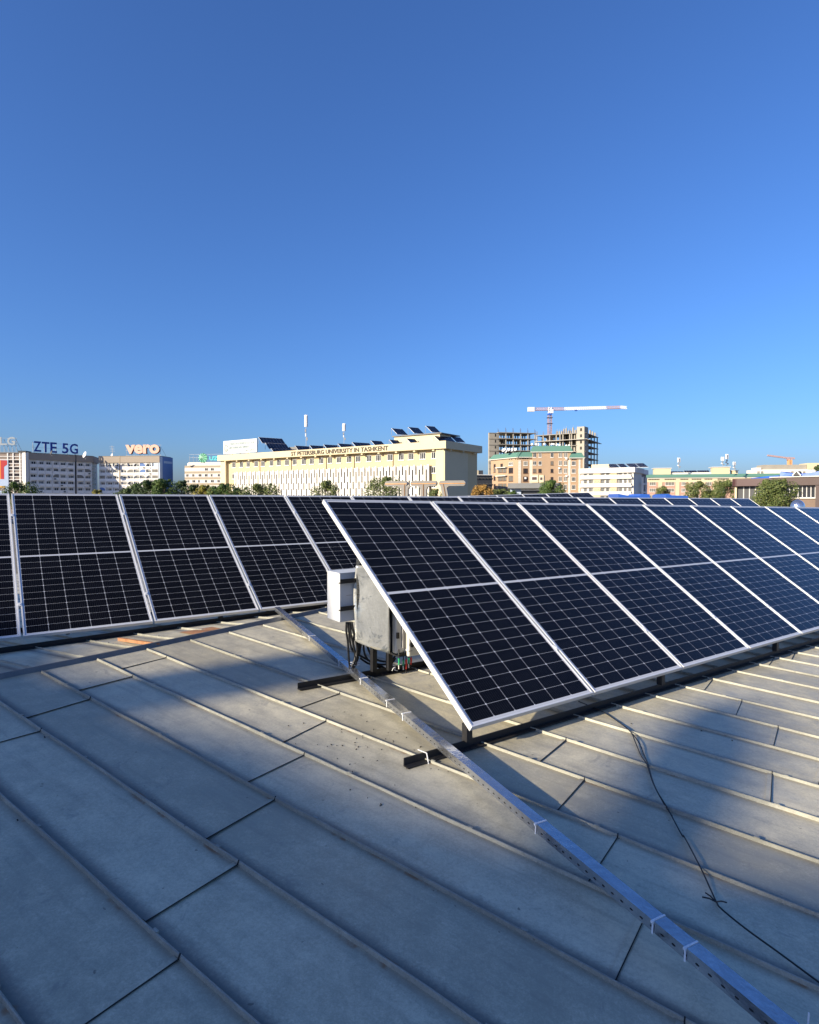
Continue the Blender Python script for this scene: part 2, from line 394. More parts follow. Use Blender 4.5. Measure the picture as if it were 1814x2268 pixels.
MA, OA = panel_row(A_TOP, A_YAW, A_SL, A_TI, 0, 13, lambda i: '%s tilted solar panel of the nearest row, counted from its near left end' % ORD[i], 'solar panels of the nearest row')
MBm, OB = panel_row(B_TOP, B_YAW, B_SL, B_TI, -2, 16, lambda i: '%s solar panel from the left in the row behind the electrical box' % ORD[i], 'solar panels of the row beyond the ridge')
c0 = at(1038, 1098, 18.0); c1 = at(1315.6, 1090.5, 18.0 + 5 * PPIT * math.sin(R(36.2)) * 1.0)
C_SL = math.asin((c1.z - c0.z) / (5 * PPIT))
MC, OC = panel_row(c0, R(36.2), C_SL, R(35.5), -3, 5, lambda i: '%s solar panel from the left in the farthest row, mostly hidden' % ORD[i], 'solar panels of the farthest row')

def rack(name, label, M, org, k0, k1, beams=True, extra=()):
    """black steel stand under one row of panels"""
    L = org + M.col[0].xyz * (k0 * PPIT)
    root = thing(name, label, 'mounting rack', L)
    d, y, z = M.col[0].xyz, M.col[1].xyz, M.col[2].xyz; n_ = (k1 - k0) * PPIT
    for v in (.46, PLEN - .46):
        mb = MB(); mb.bar(L + y * v - z * .058 + d * .07, L + y * v - z * .058 + d * (n_ - .07), .04, .04, z); mb.build('rail', M_FRAME, root)
    hx = Vector((d.x, d.y, 0)).normalized(); nn = Vector((hx.y, -hx.x, 0))
    def surf(p): return rp(p.dot(E1), p.dot(E2)).z
    for off, vv in ((-.08, .10), (-1.41, 1.73)):
        mb = MB(); seg = 24; p0 = L + nn * off - hx * .42; p0.z = 0; q = n_ + .2
        prev = None
        for i in range(seg + 1):
            p = p0 + hx * (q * i / seg); p.z = surf(p) + .026
            if prev is not None:
                mb.bar(prev, p + hx * .001, .006, .046); mb.bar(prev + nn * .021 - Vector((0, 0, .020)), p + nn * .021 - Vector((0, 0, .020)) + hx * .001, .042, .006)
            prev = p
        mb.build('base_beam', M_BLACK if off < -1 or True else M_RAIL, root)
        s_ = .045 + (2.07 if off < -1 and name == 'panel_rack' and k0 == 0 else 0)
        while s_ < n_:
            p = L + nn * off + hx * s_; zz = surf(p); p.z = 0
            top = (L + y * vv + d * s_ - z * .08).z
            mb = MB(); mb.box(-.022, .022, -.022, .022, zz + .045, top, Matrix.Translation(p) @ Matrix((hx, nn, Vector((0, 0, 1)))).transposed().to_4x4())
            mb.build('leg', M_BLACK, root); s_ += 2.07
    s_ = .62
    while s_ < n_:
        mb = MB(); a = L + d * s_ - z * .095; mb.bar(a + y * .06, a + y * (PLEN - .06), .035, .035, z); mb.build('rafter', M_BLACK, root); s_ += 2.07
    return root
rack('panel_rack', 'black steel rack under the nearest row of solar panels', MA, OA, 0, 13)
rack('panel_rack', 'black steel rack under the row of solar panels beyond the roof ridge', MBm, OB, -2, 16)
rack('panel_rack', 'steel rack under the farthest row of solar panels, mostly hidden', MC, OC, -3, 5)

# ---------------------------------------------------------------- electrical gear at the end of the nearest row
RH = Vector((math.cos(A_YAW), math.sin(A_YAW), 0)); NH = Vector((RH.y, -RH.x, 0)); C0 = Vector((.37, 3.445, 0))
ZZ = Vector((0, 0, 1))
def uv(u, v, h=0.):
    p = C0 + RH * u + NH * v; p.z = roofz(p.x, p.y) + h; return p
def usolve(px, v):
    t = (px - 907) / 1320; a = C0 + NH * v; return -(a.x - t * a.y) / (RH.x - t * RH.y)
def hz(px, py, p): d = ray(px, py); return d.z / d.y * p.y
MR = Matrix((RH, NH, ZZ)).transposed().to_4x4()
def gear(name, label, cat, u, v, h=0.):
    p = uv(u, v, h); return thing(name, label, cat, p), Matrix.Translation(p) @ MR
# posts behind the sheet
ub = usolve(751.5, -1.42); p = uv(ub, -1.42)
zt, zb = hz(751.5, 1271, p), hz(751.5, 1378.8, p); hgt = zt - zb
bx = thing('electrical_box', 'white metal electrical box with black brackets beside the panel end', 'electrical box', Vector((p.x, p.y, zb)))
Mx = Matrix.Translation(Vector((p.x, p.y, zb))) @ MR
mb = MB(); mb.box(0, .34, -.20, 0, 0, hgt, Mx); o = mb.build('housing', M_WHITE_BOX, bx)
bv = o.modifiers.new('bevel', 'BEVEL'); bv.width = .006; bv.segments = 2
mb = MB(); mb.box(.012, .33, -.2045, -.2005, .015, hgt - .015, Mx); mb.build('door', M_WHITE_BOX, bx)
mb = MB(); mb.box(-.004, .345, -.205, .006, hgt, hgt + .006, Mx); mb.build('lid', M_WHITE_BOX, bx)
mb = MB(); mb.box(.18, .20, .001, .002, hgt - .022, hgt - .016, Mx); mb.box(.205, .22, .001, .002, hgt - .02, hgt - .012, Mx); mb.box(.235, .27, .001, .002, hgt - .024, hgt - .014, Mx); mb.build('marking', M_GREY, bx)
mb = MB(); mb.box(.06, .11, .001, .002, .2, .204, Mx); mb.build('scratch', M_GREY, bx)
for (px_, py0, py1) in ((751, 1283, 1291), (749.5, 1343, 1351.5)):
    zc = hz(751, (py0 + py1) / 2, p) - zb; mb = MB()
    mb.box(-.012, 1.0, .003, .034, zc - .017, zc - .011, Mx); mb.box(-.012, 1.0, .031, .037, zc - .017, zc + .017, Mx); mb.build('bracket', M_BLACK, bx)
st = thing('equipment_stand', 'pair of black upright steel posts carrying the box, the metal sheet and the inverter', 'stand', uv(.28, -1.41, .04))
for u_, v_ in ((usolve(827, -1.39), -1.39), (usolve(862, -1.36), -1.36), (.92, -1.39)):
    mb = MB(); q = uv(u_, v_, .045); mb.box(-.02, .02, -.02, .02, 0, .98, Matrix.Translation(q) @ MR); mb.build('post', M_BLACK, st)
# galvanised sheet, slightly dished, lower edge cut on the slant
us0, us1 = usolve(789, -1.385), usolve(863, -1.24)
gs = thing('galvanised_sheet', 'shiny galvanised metal sheet hung between the box and the panel end', 'metal sheet', uv(us0, -1.35, .3))
def sheet_pt(fu, fv):
    u_ = us0 - .012 + (us1 - us0 + .012) * fu; q = uv(u_, -1.385 + .145 * fu)
    px = 786 + (863 - 786) * fu; top = hz(px, 1200 + 40 * fu, q) ; bot = hz(px, 1419 + 29 * fu ** .8, q)
    top = min(top, (OA + MA.col[1].xyz * 1.68).z - .16)
    z = bot + (top - bot) * fv
    bulge = .014 * math.sin(fv * 7 + 1.5 * fu) * (1 - fu) + .010 * noise.noise(Vector((fu * 2, fv * 2.5, 1))) + (.008 if .47 < fu < .5 else 0)
    edge = (-.012 * math.sin(max(0, .75 - fv) * 4.2) if fu < .05 else 0) + (.006 * math.sin(fv * 9) if fu > .95 else 0)
    q = q + NH * bulge + RH * edge; q.z = z; return q
mb = MB(); n1, n2 = 18, 26
vs = [sheet_pt(i / n1, j / n2) for i in range(n1 + 1) for j in range(n2 + 1)]; m = n2 + 1
mb.add(vs, [(i * m + j, (i + 1) * m + j, (i + 1) * m + j + 1, i * m + j + 1) for i in range(n1) for j in range(n2)])
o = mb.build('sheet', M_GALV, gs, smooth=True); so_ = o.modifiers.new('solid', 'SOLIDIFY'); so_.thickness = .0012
q0 = uv(us0, -1.378); mb = MB(); mb.box(-.004, .022, 0, .004, hz(789, 1417, q0) - q0.z, hz(789, 1238, q0) - q0.z, Matrix.Translation(q0) @ MR)
o = mb.build('perforated_strip', M_TRAY, gs)
mb = MB()
for i in range(16): mb.box(.006, .011, .0042, .0052, .34 + i * .036, .346 + i * .036, Matrix.Translation(q0) @ MR)
mb.build('strip_hole', M_GAP, gs)
# inverter
ui0, ui1, ui2, ui3 = usolve(871, -1.27), usolve(889, -1.25), usolve(900, -1.23), usolve(921, -1.20)
pi_ = uv(ui0, -1.25); inv = thing('inverter', 'cream plastic solar inverter with a black rotary switch tucked behind the panel edge', 'inverter', pi_)
Mi = Matrix.Translation(pi_) @ MR; zf = lambda y: hz(895, y, uv(ui1, -1.22)) - pi_.z
mb = MB(); mb.box(.012, ui1 - ui0 + .12, -.06, .0, zf(1449), zf(1449) + .52, Mi); o = mb.build('housing', M_CREAM, inv); bv = o.modifiers.new('b', 'BEVEL'); bv.width = .014; bv.segments = 3
mb = MB(); mb.box(ui1 - ui0 + .001, ui2 - ui0, .001, .022, zf(1436), zf(1436) + .45, Mi); mb.build('side_groove', M_GREY, inv)
mb = MB(); mb.box(ui2 - ui0, ui3 - ui0 + .10, -.10, .05, zf(1456), zf(1456) + .52, Mi); o = mb.build('front_cover', M_CREAM, inv); bv = o.modifiers.new('b', 'BEVEL'); bv.width = .014; bv.segments = 3
kx = usolve(914, -1.18) - ui0
mb = MB(); kz = zf(1429); mb.tube([Mi @ Vector((kx, .05, kz)), Mi @ Vector((kx, .066, kz))], .019, 16); mb.box(kx - .018, kx + .018, .066, .076, kz - .005, kz + .005, Mi); mb.build('rotary_switch', M_BLACK, inv)
mb = MB(); mb.box(kx - .028, kx + .012, .0515, .0525, kz - .052, kz - .046, Mi); mb.box(kx - .012, kx + .01, .0515, .0525, kz + .03, kz + .035, Mi); mb.build('marking', M_GREY, inv)
mb = MB(); zs = zf(1408); mb.box(.012, .032, .001, .016, zs - .02, zs + .025, Mi); mb.build('latch', M_BLACK, inv)
mb = MB(); mb.box(.02, .20, -.10, .02, zf(1449) - .02, zf(1449) + .002, Mi); mb.build('gland_plate', M_BLACK, inv)
for (px_, y0, y1, mt) in ((885, 1457, 1472, M_GREEN), (895, 1462, 1476, M_GREEN), (901, 1463, 1484, M_RED), (907, 1460, 1474, M_GREEN), (912, 1461, 1476, M_RED)):
    uu = usolve(px_, -1.22) - ui0; z0_, z1_ = zf(y1), zf(y0); mb = MB()
    mb.tube([Mi @ Vector((uu, .02, z1_ + .07)), Mi @ Vector((uu, .02, z1_))], .0045, 6); mb.build('lead', M_CABLE, inv)
    mb = MB(); mb.tube([Mi @ Vector((uu, .02, z1_)), Mi @ Vector((uu + .002, .02, (z0_ + z1_) / 2)), Mi @ Vector((uu - .002, .02, z0_))], .0085, 8, .006); mb.build('connector', mt, inv)
    mb = MB(); mb.tube([Mi @ Vector((uu - .002, .02, z0_)), Mi @ Vector((uu, .02, z0_ - .03))], .005, 6); mb.build('lead', M_CREAM if mt is M_GREEN else M_CABLE, inv)
# cables hanging from the box
def bez(pts, n=10):
    pts = [Vector(p) for p in pts]; out = []
    for i in range(len(pts) - 1):
        p0, p1, p2, p3 = pts[max(i - 1, 0)], pts[i], pts[i + 1], pts[min(i + 2, len(pts) - 1)]
        for k in range(n):
            t = k / n; out.append(.5 * ((2 * p1) + (p2 - p0) * t + (2 * p0 - 5 * p1 + 4 * p2 - p3) * t * t + (3 * p1 - p0 - 3 * p2 + p3) * t ** 3))
    return out + [pts[-1]]
def pxv(px, py, v): q = uv(usolve(px, v), v); return Vector((q.x, q.y, hz(px, py, q)))
cb = thing('cable_bundle', 'thick black cables drooping below the white electrical box', 'cables', uv(.03, -1.45, .0))
Z1 = lambda x, y: (700 + x / 5.747, 1230 + y / 5.747)
runs = [[(385, 850), (380, 960), (400, 1100), (412, 1300), (425, 1420)], [(400, 850), (415, 980), (432, 1120), (470, 1220), (600, 1300), (730, 1370), (870, 1430)],
        [(425, 850), (440, 1000), (480, 1180), (490, 1300), (470, 1420)], [(450, 850), (470, 950), (500, 1080), (520, 1200), (500, 1400)],
        [(440, 850), (455, 920), (480, 1010), (470, 1110), (480, 1220)], [(540, 1090), (525, 1200), (495, 1320), (450, 1425)], [(570, 1100), (545, 1230), (510, 1350), (470, 1430)],
        [(600, 1120), (610, 1230), (660, 1330), (760, 1380), (880, 1390), (960, 1370), (1010, 1310)], [(640, 1130), (700, 1270), (800, 1340), (940, 1350), (1005, 1280)],
        [(560, 1310), (650, 1370), (740, 1400), (830, 1440), (900, 1450)]]
for i, rn in enumerate(runs):
    v = -1.47 + .016 * (i % 4) if i < 5 else -1.45 + .012 * (i % 3)
    mb = MB(); mb.tube(bez([pxv(*Z1(*q), v) for q in rn], 6), .0085 if i not in (5, 6) else .012, 7); mb.build('cable', M_CABLE, cb, smooth=True)
for (x_, y_) in ((490, 1360), (495, 1390)):
    mb = MB(); q = pxv(*Z1(x_, y_), -1.44); mb.bar(q - RH * .03, q + RH * .03, .046, .004); mb.build('cable_tie', M_TIE, cb)
wc = thing('white_cable_end', 'short curl of pale wire under the inverter', 'wire', pxv(*Z1(980, 1460), -1.3))
mb = MB(); mb.tube(bez([pxv(*Z1(*q), -1.3) for q in ((965, 1470), (985, 1435), (1010, 1425), (1000, 1455), (1035, 1470))]), .003, 6); mb.build('wire', M_TIE, wc)

# ---------------------------------------------------------------- perforated metal channel with a lid
CA = -1.0955; CD = Vector((math.cos(CA), math.sin(CA), -.0511)); CDn = CD.normalized(); CE = Vector((-math.sin(CA), math.cos(CA), 0)); CP0 = Vector((0, 3.684, -1.411))
CU = CE.cross(CDn) * -1
if CU.z < 0: CU = -CU
ch = thing('cable_channel', 'long perforated galvanised cable channel lying diagonally down the roof', 'cable channel', CP0 + CD * -3.2)
s0, s1 = -3.27, 3.3; cw_, chh = .050, .042
MCc = Matrix.Translation(CP0) @ Matrix((CE, CDn, CU)).transposed().to_4x4()
if MCc.to_3x3().determinant() < 0: MCc = Matrix.Translation(CP0) @ Matrix((CE, CDn, CU)).transposed().to_4x4()
mb = MB(); mb.box(0, .0018, s0, s1, 0, chh, MCc); mb.box(cw_ - .0018, cw_, s0, s1, 0, chh, MCc); mb.box(.0018, cw_ - .0018, s0, s1, 0, .0018, MCc); mb.build('tray', M_TRAY, ch)
mb = MB(); mb.box(-.0035, cw_ + .0035, s0, s1, chh, chh + .0018, MCc); mb.box(-.0035, -.0018, s0, s1, chh - .009, chh, MCc); mb.box(cw_ + .0018, cw_ + .0035, s0, s1, chh - .009, chh, MCc)
mb.build('lid', M_TRAY, ch)
mb = MB(); s = s0 + .03
while s < s1:
    pts = [MCc @ Vector((-.0006, s + .0075 * math.cos(t) + (0), .016 + .0036 * math.sin(t))) for t in [2 * math.pi * k / 10 for k in range(10)]]
    mb.add(pts, [tuple(range(10))]); s += .045
mb.build('slot', M_GAP, ch)
for (px, py) in ((684, 1404), (751, 1462), (798, 1503), (857, 1547), (893, 1578), (1192, 1829), (1456, 2048), (1530, 2106)):
    best = min((abs((CP0 + CD * (i * .01)).x / (CP0 + CD * (i * .01)).y * 1320 + 907 - px), i * .01) for i in range(-330, 330))[1]
    mb = MB(); y = best; t = .0022
    mb.box(-.0055, cw_ + .0055, y, y + .006, chh + .002, chh + .0042, MCc); mb.box(-.0058, -.0037, y, y + .006, -.004, chh + .002, MCc); mb.box(cw_ + .0037, cw_ + .0058, y, y + .006, -.004, chh + .002, MCc)
    mb.box(-.012, -.004, y - .001, y + .008, chh - .004, chh + .004, MCc)
    mb.build('cable_tie', M_TIE, ch)
q = ground(1788, 2285, .075); mb = MB(); mb.bar(q, q + Vector((.004, 0, .055)), .004, .003); mb.build('tie_tail', M_TIE, ch)
q = ground(945, 1668, .05)
mb = MB(); mb.bar(q, q + Vector((.01, -.03, -.055)), .005, .005); mb.bar(q, q + Vector((-.05, .02, .012)), .004, .004); mb.build('tie_tail', M_TIE, ch)

# ---------------------------------------------------------------- loose wire on the roof
Z5 = lambda x, y: (1150 + x / 2.596, 1380 + y / 2.596); Z6 = lambda x, y: (1150 + x / 2.596, 1800 + y / 2.596)
wpts = [Z5(340, 450), Z5(420, 482), Z5(490, 515), Z5(580, 575), Z5(640, 625)]
w1 = wpts + [Z5(690, 690), Z5(715, 750), Z5(738, 805), Z5(780, 940), Z5(850, 1060), Z5(935, 1218), Z6(950, 140), Z6(1040, 310), Z6(1100, 440), Z6(1135, 515), Z6(1165, 555), Z6(1300, 665), Z6(1500, 810), Z6(1724, 975), Z6(1900, 1100)]
w2 = wpts + [Z5(670, 690), Z5(700, 760), Z5(735, 815), Z5(770, 920), Z5(830, 1035), Z5(880, 1110)]
lw = thing('loose_wire', 'thin black wire trailing loose down the sunlit roof', 'wire', ground(*Z5(490, 515)))
for i, pts in enumerate((w1, w2)):
    mb = MB(); pth = bez([ground(x, y, .014 + .006 * math.sin(j * 1.7 + i)) for j, (x, y) in enumerate(pts)], 6)
    mb.tube(pth, .0034, 6); mb.build('strand', M_CABLE, lw, smooth=True)
mb = MB()
for (x, y) in ((1052, 485), (1070, 460), (1195, 517)):
    a = ground(*Z6(1130, 512), .02); b = ground(*Z6(x, y), .03); mb.tube([a, (a + b) / 2 + Vector((0, 0, .004)), b], .0028, 5)
mb.build('frayed_end', M_CABLE, lw)
# twig litter and bits on the roof
lit = [(735, 1650), (760, 1652), (788, 1660), (793, 1655), (842, 1785), (845, 1783), (930, 1655), (785, 1645), (900, 1702), (908, 1703), (897, 1699), (775, 1750), (1400, 1603), (1555, 1619), (1623, 1640), (100, 1633), (40, 1817), (640, 1608), (672, 1602)]
mb = MB()
for i, (x, y) in enumerate(lit):
    p = ground(x, y, .004); a = random.uniform(0, 3.1); ln = random.uniform(.004, .012)
    mb.bar(p, p + Vector((math.cos(a) * ln, math.sin(a) * ln, .002)), .004, .004)
for i in range(40):
    x, y = random.gauss(830, 90), random.gauss(1650, 55); p = ground(x, y, .003); a = random.uniform(0, 3.1); ln = random.uniform(.003, .010)
    mb.bar(p, p + Vector((math.cos(a) * ln, math.sin(a) * ln, .002)), .0025, .003)
tag(mb.build('leaf_litter', M_GAP), 'dark crumbs and dry leaf bits scattered near the channel', 'litter', kind='stuff')

#BACKGROUND

# ================================================================ the city behind
M_GLASS = paint('dark_glass', (.022, .025, .032), .15, 0, .2, 1, .22)
M_GLASS2 = paint('curtained_glass', (.16, .15, .13), .3, 0, .5, .6)
M_WFRAME = paint('white_frame', (.75, .74, .70), .5); M_BFRAME = paint('brown_frame', (.12, .06, .035), .5)
M_CREAMW = paint('cream_wall', (.52, .415, .24), .8, 0, .08, .15); M_CREAML = paint('light_cream', (.56, .475, .31), .8, 0, .07, .2)
M_WHITEW = paint('white_wall', (.64, .60, .53), .8, 0, .1, .2); M_BEIGE = paint('beige_panel', (.34, .28, .21), .85, 0, .1, .15)
M_CONC = paint('raw_concrete', (.30, .275, .23), .9, 0, .2, .25); M_BRICK = paint('tan_brick', (.37, .255, .165), .9, 0, .12, .3)
M_BRICK2 = paint('rose_brick', (.40, .25, .19), .9, 0, .12, .3); M_TEAL = paint('green_metal_roof', (.10, .215, .165), .6, 0, .12, .2)
M_BROWN = paint('brown_cladding', (.055, .031, .027), .55, 0, .15, .8); M_TAN = paint('tan_plaster', (.17, .12, .09), .85, 0, .15, .8)
M_SLATE = paint('dark_slate', (.045, .047, .052), .6, 0, .3, .4); M_ROOFG = paint('grey_roofing', (.17, .165, .155), .8, 0, .2, .3)
M_BLUE = paint('blue_tarpaulin', (.025, .10, .42), .45, 0, .15, 1.5); M_BLUEW = paint('blue_panel_wall', (.07, .15, .36), .5, 0, .12, .2)
M_ANT = paint('antenna_white', (.72, .70, .68), .5); M_STEEL = paint('mast_steel', (.33, .32, .31), .5, .3)
M_PV = paint('distant_cells', (.006, .008, .018), .2, 0, .2, 2); M_PVF = paint('distant_frame', (.75, .75, .75), .4)

class Fac:
    """an upright face: s runs along it, z up, d out of it towards the street"""
    def __init__(s, pxL, YL, pxR, YR):
        a, b = at(pxL, HZ, YL), at(pxR, HZ, YR); s.a = Vector((a.x, a.y, 0)); v = Vector((b.x - a.x, b.y - a.y, 0)); s.len = v.length
        s.t = v.normalized(); s.o = Vector((s.t.y, -s.t.x, 0))
        s.M = Matrix.Translation(s.a) @ Matrix((s.t, s.o, ZZ)).transposed().to_4x4()
    def s(s, px):
        k = (px - PW / 2) / FPX; return -(s.a.x - k * s.a.y) / (s.t.x - k * s.t.y)
    def z(s, px, py): p = s.a + s.t * s.s(px); d = ray(px, py); return d.z / d.y * p.y
    def P(s, u, d, z): return s.M @ Vector((u, d, z))
    def hit(s, px, py, d): r = ray(px, py); return r * ((s.a.dot(s.o) + d) / r.dot(s.o))
    def box(s, mb, s0, s1, z0, z1, d0, d1): mb.box(s0, s1, d0, d1, z0, z1, s.M)

def window(F, parent, s0, s1, z0, z1, d=0., frame=None, glass=None, panes=2, depth=.10, name='window', sill=True):
    fr = MB(); b = min(.08, (s1 - s0) * .06)
    F.box(fr, s0, s0 + b, z0, z1, d, d + depth); F.box(fr, s1 - b, s1, z0, z1, d, d + depth)
    F.box(fr, s0 + b, s1 - b, z0, z0 + b, d, d + depth); F.box(fr, s0 + b, s1 - b, z1 - b, z1, d, d + depth)
    for i in range(1, panes):
        c = s0 + (s1 - s0) * i / panes; F.box(fr, c - b * .45, c + b * .45, z0 + b, z1 - b, d, d + depth * .9)
    if sill: F.box(fr, s0 - .1, s1 + .1, z0 - .12, z0 - .003, d, d + depth * 2)
    w_ = fr.build(name, frame or M_WFRAME, parent)
    gl = MB(); F.box(gl, s0 + b + .002, s1 - b - .002, z0 + b + .002, z1 - b - .002, d + .004, d + .03); gl.build('pane', glass or random.choice((M_GLASS, M_GLASS, M_GLASS2)), w_)
    return w_
def letters(text, P, X, Z, height, width, depth, mat, name, parent, bold=0., back=None):
    """raised lettering whose box is width x height, lower left at P"""
    cu = bpy.data.curves.new(name, 'FONT'); cu.body = text; cu.size = 1; cu.offset = bold; cu.extrude = .02; cu.resolution_u = 3
    tmp = bpy.data.objects.new('tmp', cu); COL.objects.link(tmp); dg = bpy.context.evaluated_depsgraph_get(); dg.update()
    me = bpy.data.meshes.new_from_object(tmp.evaluated_get(dg)); bpy.data.objects.remove(tmp)
    xs = [v.co.x for v in me.vertices]; ys = [v.co.y for v in me.vertices]; x0, x1, y0, y1 = min(xs), max(xs), min(ys), max(ys)
    O = X.cross(Z).normalized(); base = Vector((0, 0, 0)); p = parent
    while p is not None: base += p.location; p = p.parent
    for v in me.vertices:
        c = v.co.copy(); v.co = P + X * ((c.x - x0) / (x1 - x0) * width) + Z * ((c.y - y0) / (y1 - y0) * height) + O * (depth * (.5 + c.z / .04)) - base
    me.materials.append(mat); o = bpy.data.objects.new(name, me); COL.objects.link(o); o.parent = parent
    return o
def wallbox(F, parent, s0, s1, z0, z1, depth, mat, name='wall', d1=0.): mb = MB(); F.box(mb, s0, s1, z0, z1, -depth, d1); return mb.build(name, mat, parent)
def mast(name, label, px, py0, py1, Y, group, heads=3, dark=False):
    b, t = at(px, py1, Y), at(px, py0, Y); r = thing(name, label, 'antenna mast', b, group); k = Y / FPX; H_ = t.z - b.z
    mb = MB(); mb.tube([b, b + ZZ * H_ * .98], .8 * k * .55, 8); mb.build('pole', M_STEEL if not dark else M_BLACK, r)
    for i in range(heads):
        a = 2 * math.pi * i / heads + .5; c = Vector((math.cos(a), math.sin(a), 0)) * (2.6 * k)
        mb = MB(); mb.box(-1.5 * k, 1.5 * k, -.8 * k, .8 * k, H_ * .62, H_, Matrix.Translation(b + c) @ Matrix.Rotation(a + math.pi / 2, 4, 'Z')); mb.build('panel_antenna', M_ANT, r)
    for i in range(3):
        a = i * 2.1; c = Vector((math.cos(a), math.sin(a), 0)) * (2.0 * k)
        mb = MB(); z_ = H_ * (.18 + .13 * i); mb.box(-1.3 * k, 1.3 * k, -1 * k, 1 * k, z_, z_ + H_ * .10, Matrix.Translation(b + c)); mb.build('radio_unit', M_ANT if i % 2 else M_STEEL, r)
    return r

M_LETT = paint('dark_lettering', (.035, .022, .018), .6)
# ---- cream university building
U = Fac(489, 193, 983, 145); UH, UPB, UDEP = 14.05, 12.2, 17.0
uni = thing('university_building', 'long cream university building with a white slotted screen and rooftop lettering', 'building', U.P(U.len / 2, 0, GROUND_Z))
REC = -1.0
wallbox(U, uni, 0.0, U.len, GROUND_Z, UPB, UDEP, M_CREAMW, 'wall', REC)
for (a, b) in ((0, U.s(500)), (U.s(965), U.len)): wallbox(U, uni, a, b, GROUND_Z, UPB - .01, -REC - .001, M_CREAML, 'corner_pier', 0.)
mb = MB(); U.box(mb, -.6, U.len + 1.0, UPB, UH, -UDEP - 1.0, .75)
for i in range(15):
    s_ = U.len * (i + .5) / 15; U.box(mb, s_ - .3, s_ + .3, UPB - .45, UPB - .002, REC + .004, .45)
for i in range(3): mb.box(U.len + .003, U.len + .8, -2.5 - i * 6.2, -1.9 - i * 6.2, UPB - .45, UPB - .002, U.M)
mb.build('parapet', M_CREAML, uni)
mb = MB(); mb.box(U.len + .002, U.len + .25, -11.5, -.05, GROUND_Z, UPB - .5, U.M); mb.build('end_wall_panel', M_CREAML, uni)
wpx = [513.4, 530, 545, 562.6, 577.8, 596.6, 613, 631, 648, 668.4, 686, 706.8, 726, 746, 768.7, 788.5, 812.7, 833.6, 859, 884, 905.6, 931.7, 958]
for px in wpx:
    c = U.s(px); window(U, uni, c - .85, c + .85, 9.95, 11.6, REC, M_WFRAME, M_GLASS, 3)
for px in (513.4, 958):
    for z in (6.36, 2.75): c = U.s(px); window(U, uni, c - .85, c + .85, z, z + 1.62, REC, M_WFRAME, M_GLASS, 3)
sa, sb = U.s(520.5), U.s(947.5); n = int((sb - sa) / 1.02); st_ = (sb - sa) / n
mb = MB(); U.box(mb, sa, sb, GROUND_Z, 8.25, REC + .003, REC + .02); mb.build('glazing', M_GLASS, uni)
mb = MB(); d0, d1 = -.32, -.05
for i in range(n + 1):
    c = sa + i * st_; U.box(mb, c - st_ * .29, c + st_ * .29, GROUND_Z, 8.3 + (.25 if i % 2 else 0), d0, d1)
for i in range(n):
    a, b = sa + (i + .29) * st_ + .003, sa + (i + .71) * st_ - .003; ph = 0 if i % 2 else 1.72
    z = 8.15 - ph
    if ph: U.box(mb, a, b, 7.35, 8.2, d0 + .03, d1 - .03)
    while z > GROUND_Z + 2:
        z -= 2.15; U.box(mb, a, b, z - 1.3, z, d0 + .03, d1 - .03); z -= 1.3
mb.build('slotted_screen', M_WHITEW, uni)
for px in (571, 641, 718, 780, 866): c = U.s(px); mb = MB(); U.box(mb, c - .08, c + .08, 4, UPB - .5, REC + .003, REC + .15); mb.build('downpipe', M_BROWN, uni)
mb = MB(); U.box(mb, -.4, U.len + .8, UH - .05, UH + .02, -UDEP - .8, -.3 + .4); mb.build('roof_deck', M_ROOFG, uni)
s0_, s1_ = U.s(650), U.s(864); letters('ST PETERSBURG UNIVERSITY IN TASHKENT', U.P(s0_, .76, 12.50), U.t, ZZ, 1.2, s1_ - s0_, .1, M_LETT, 'lettering', uni, .02)
pa, pb = U.s(855), U.s(957); d_ = -3.6
ph_ = wallbox(U, uni, pa, pb, UH + .03, 16.35, 9, M_CREAML, 'penthouse', d_)
mb = MB(); U.box(mb, pa - .4, pb + .7, 16.351, 16.6, -12.6, d_ + .45); mb.build('roof', M_ROOFG, ph_)
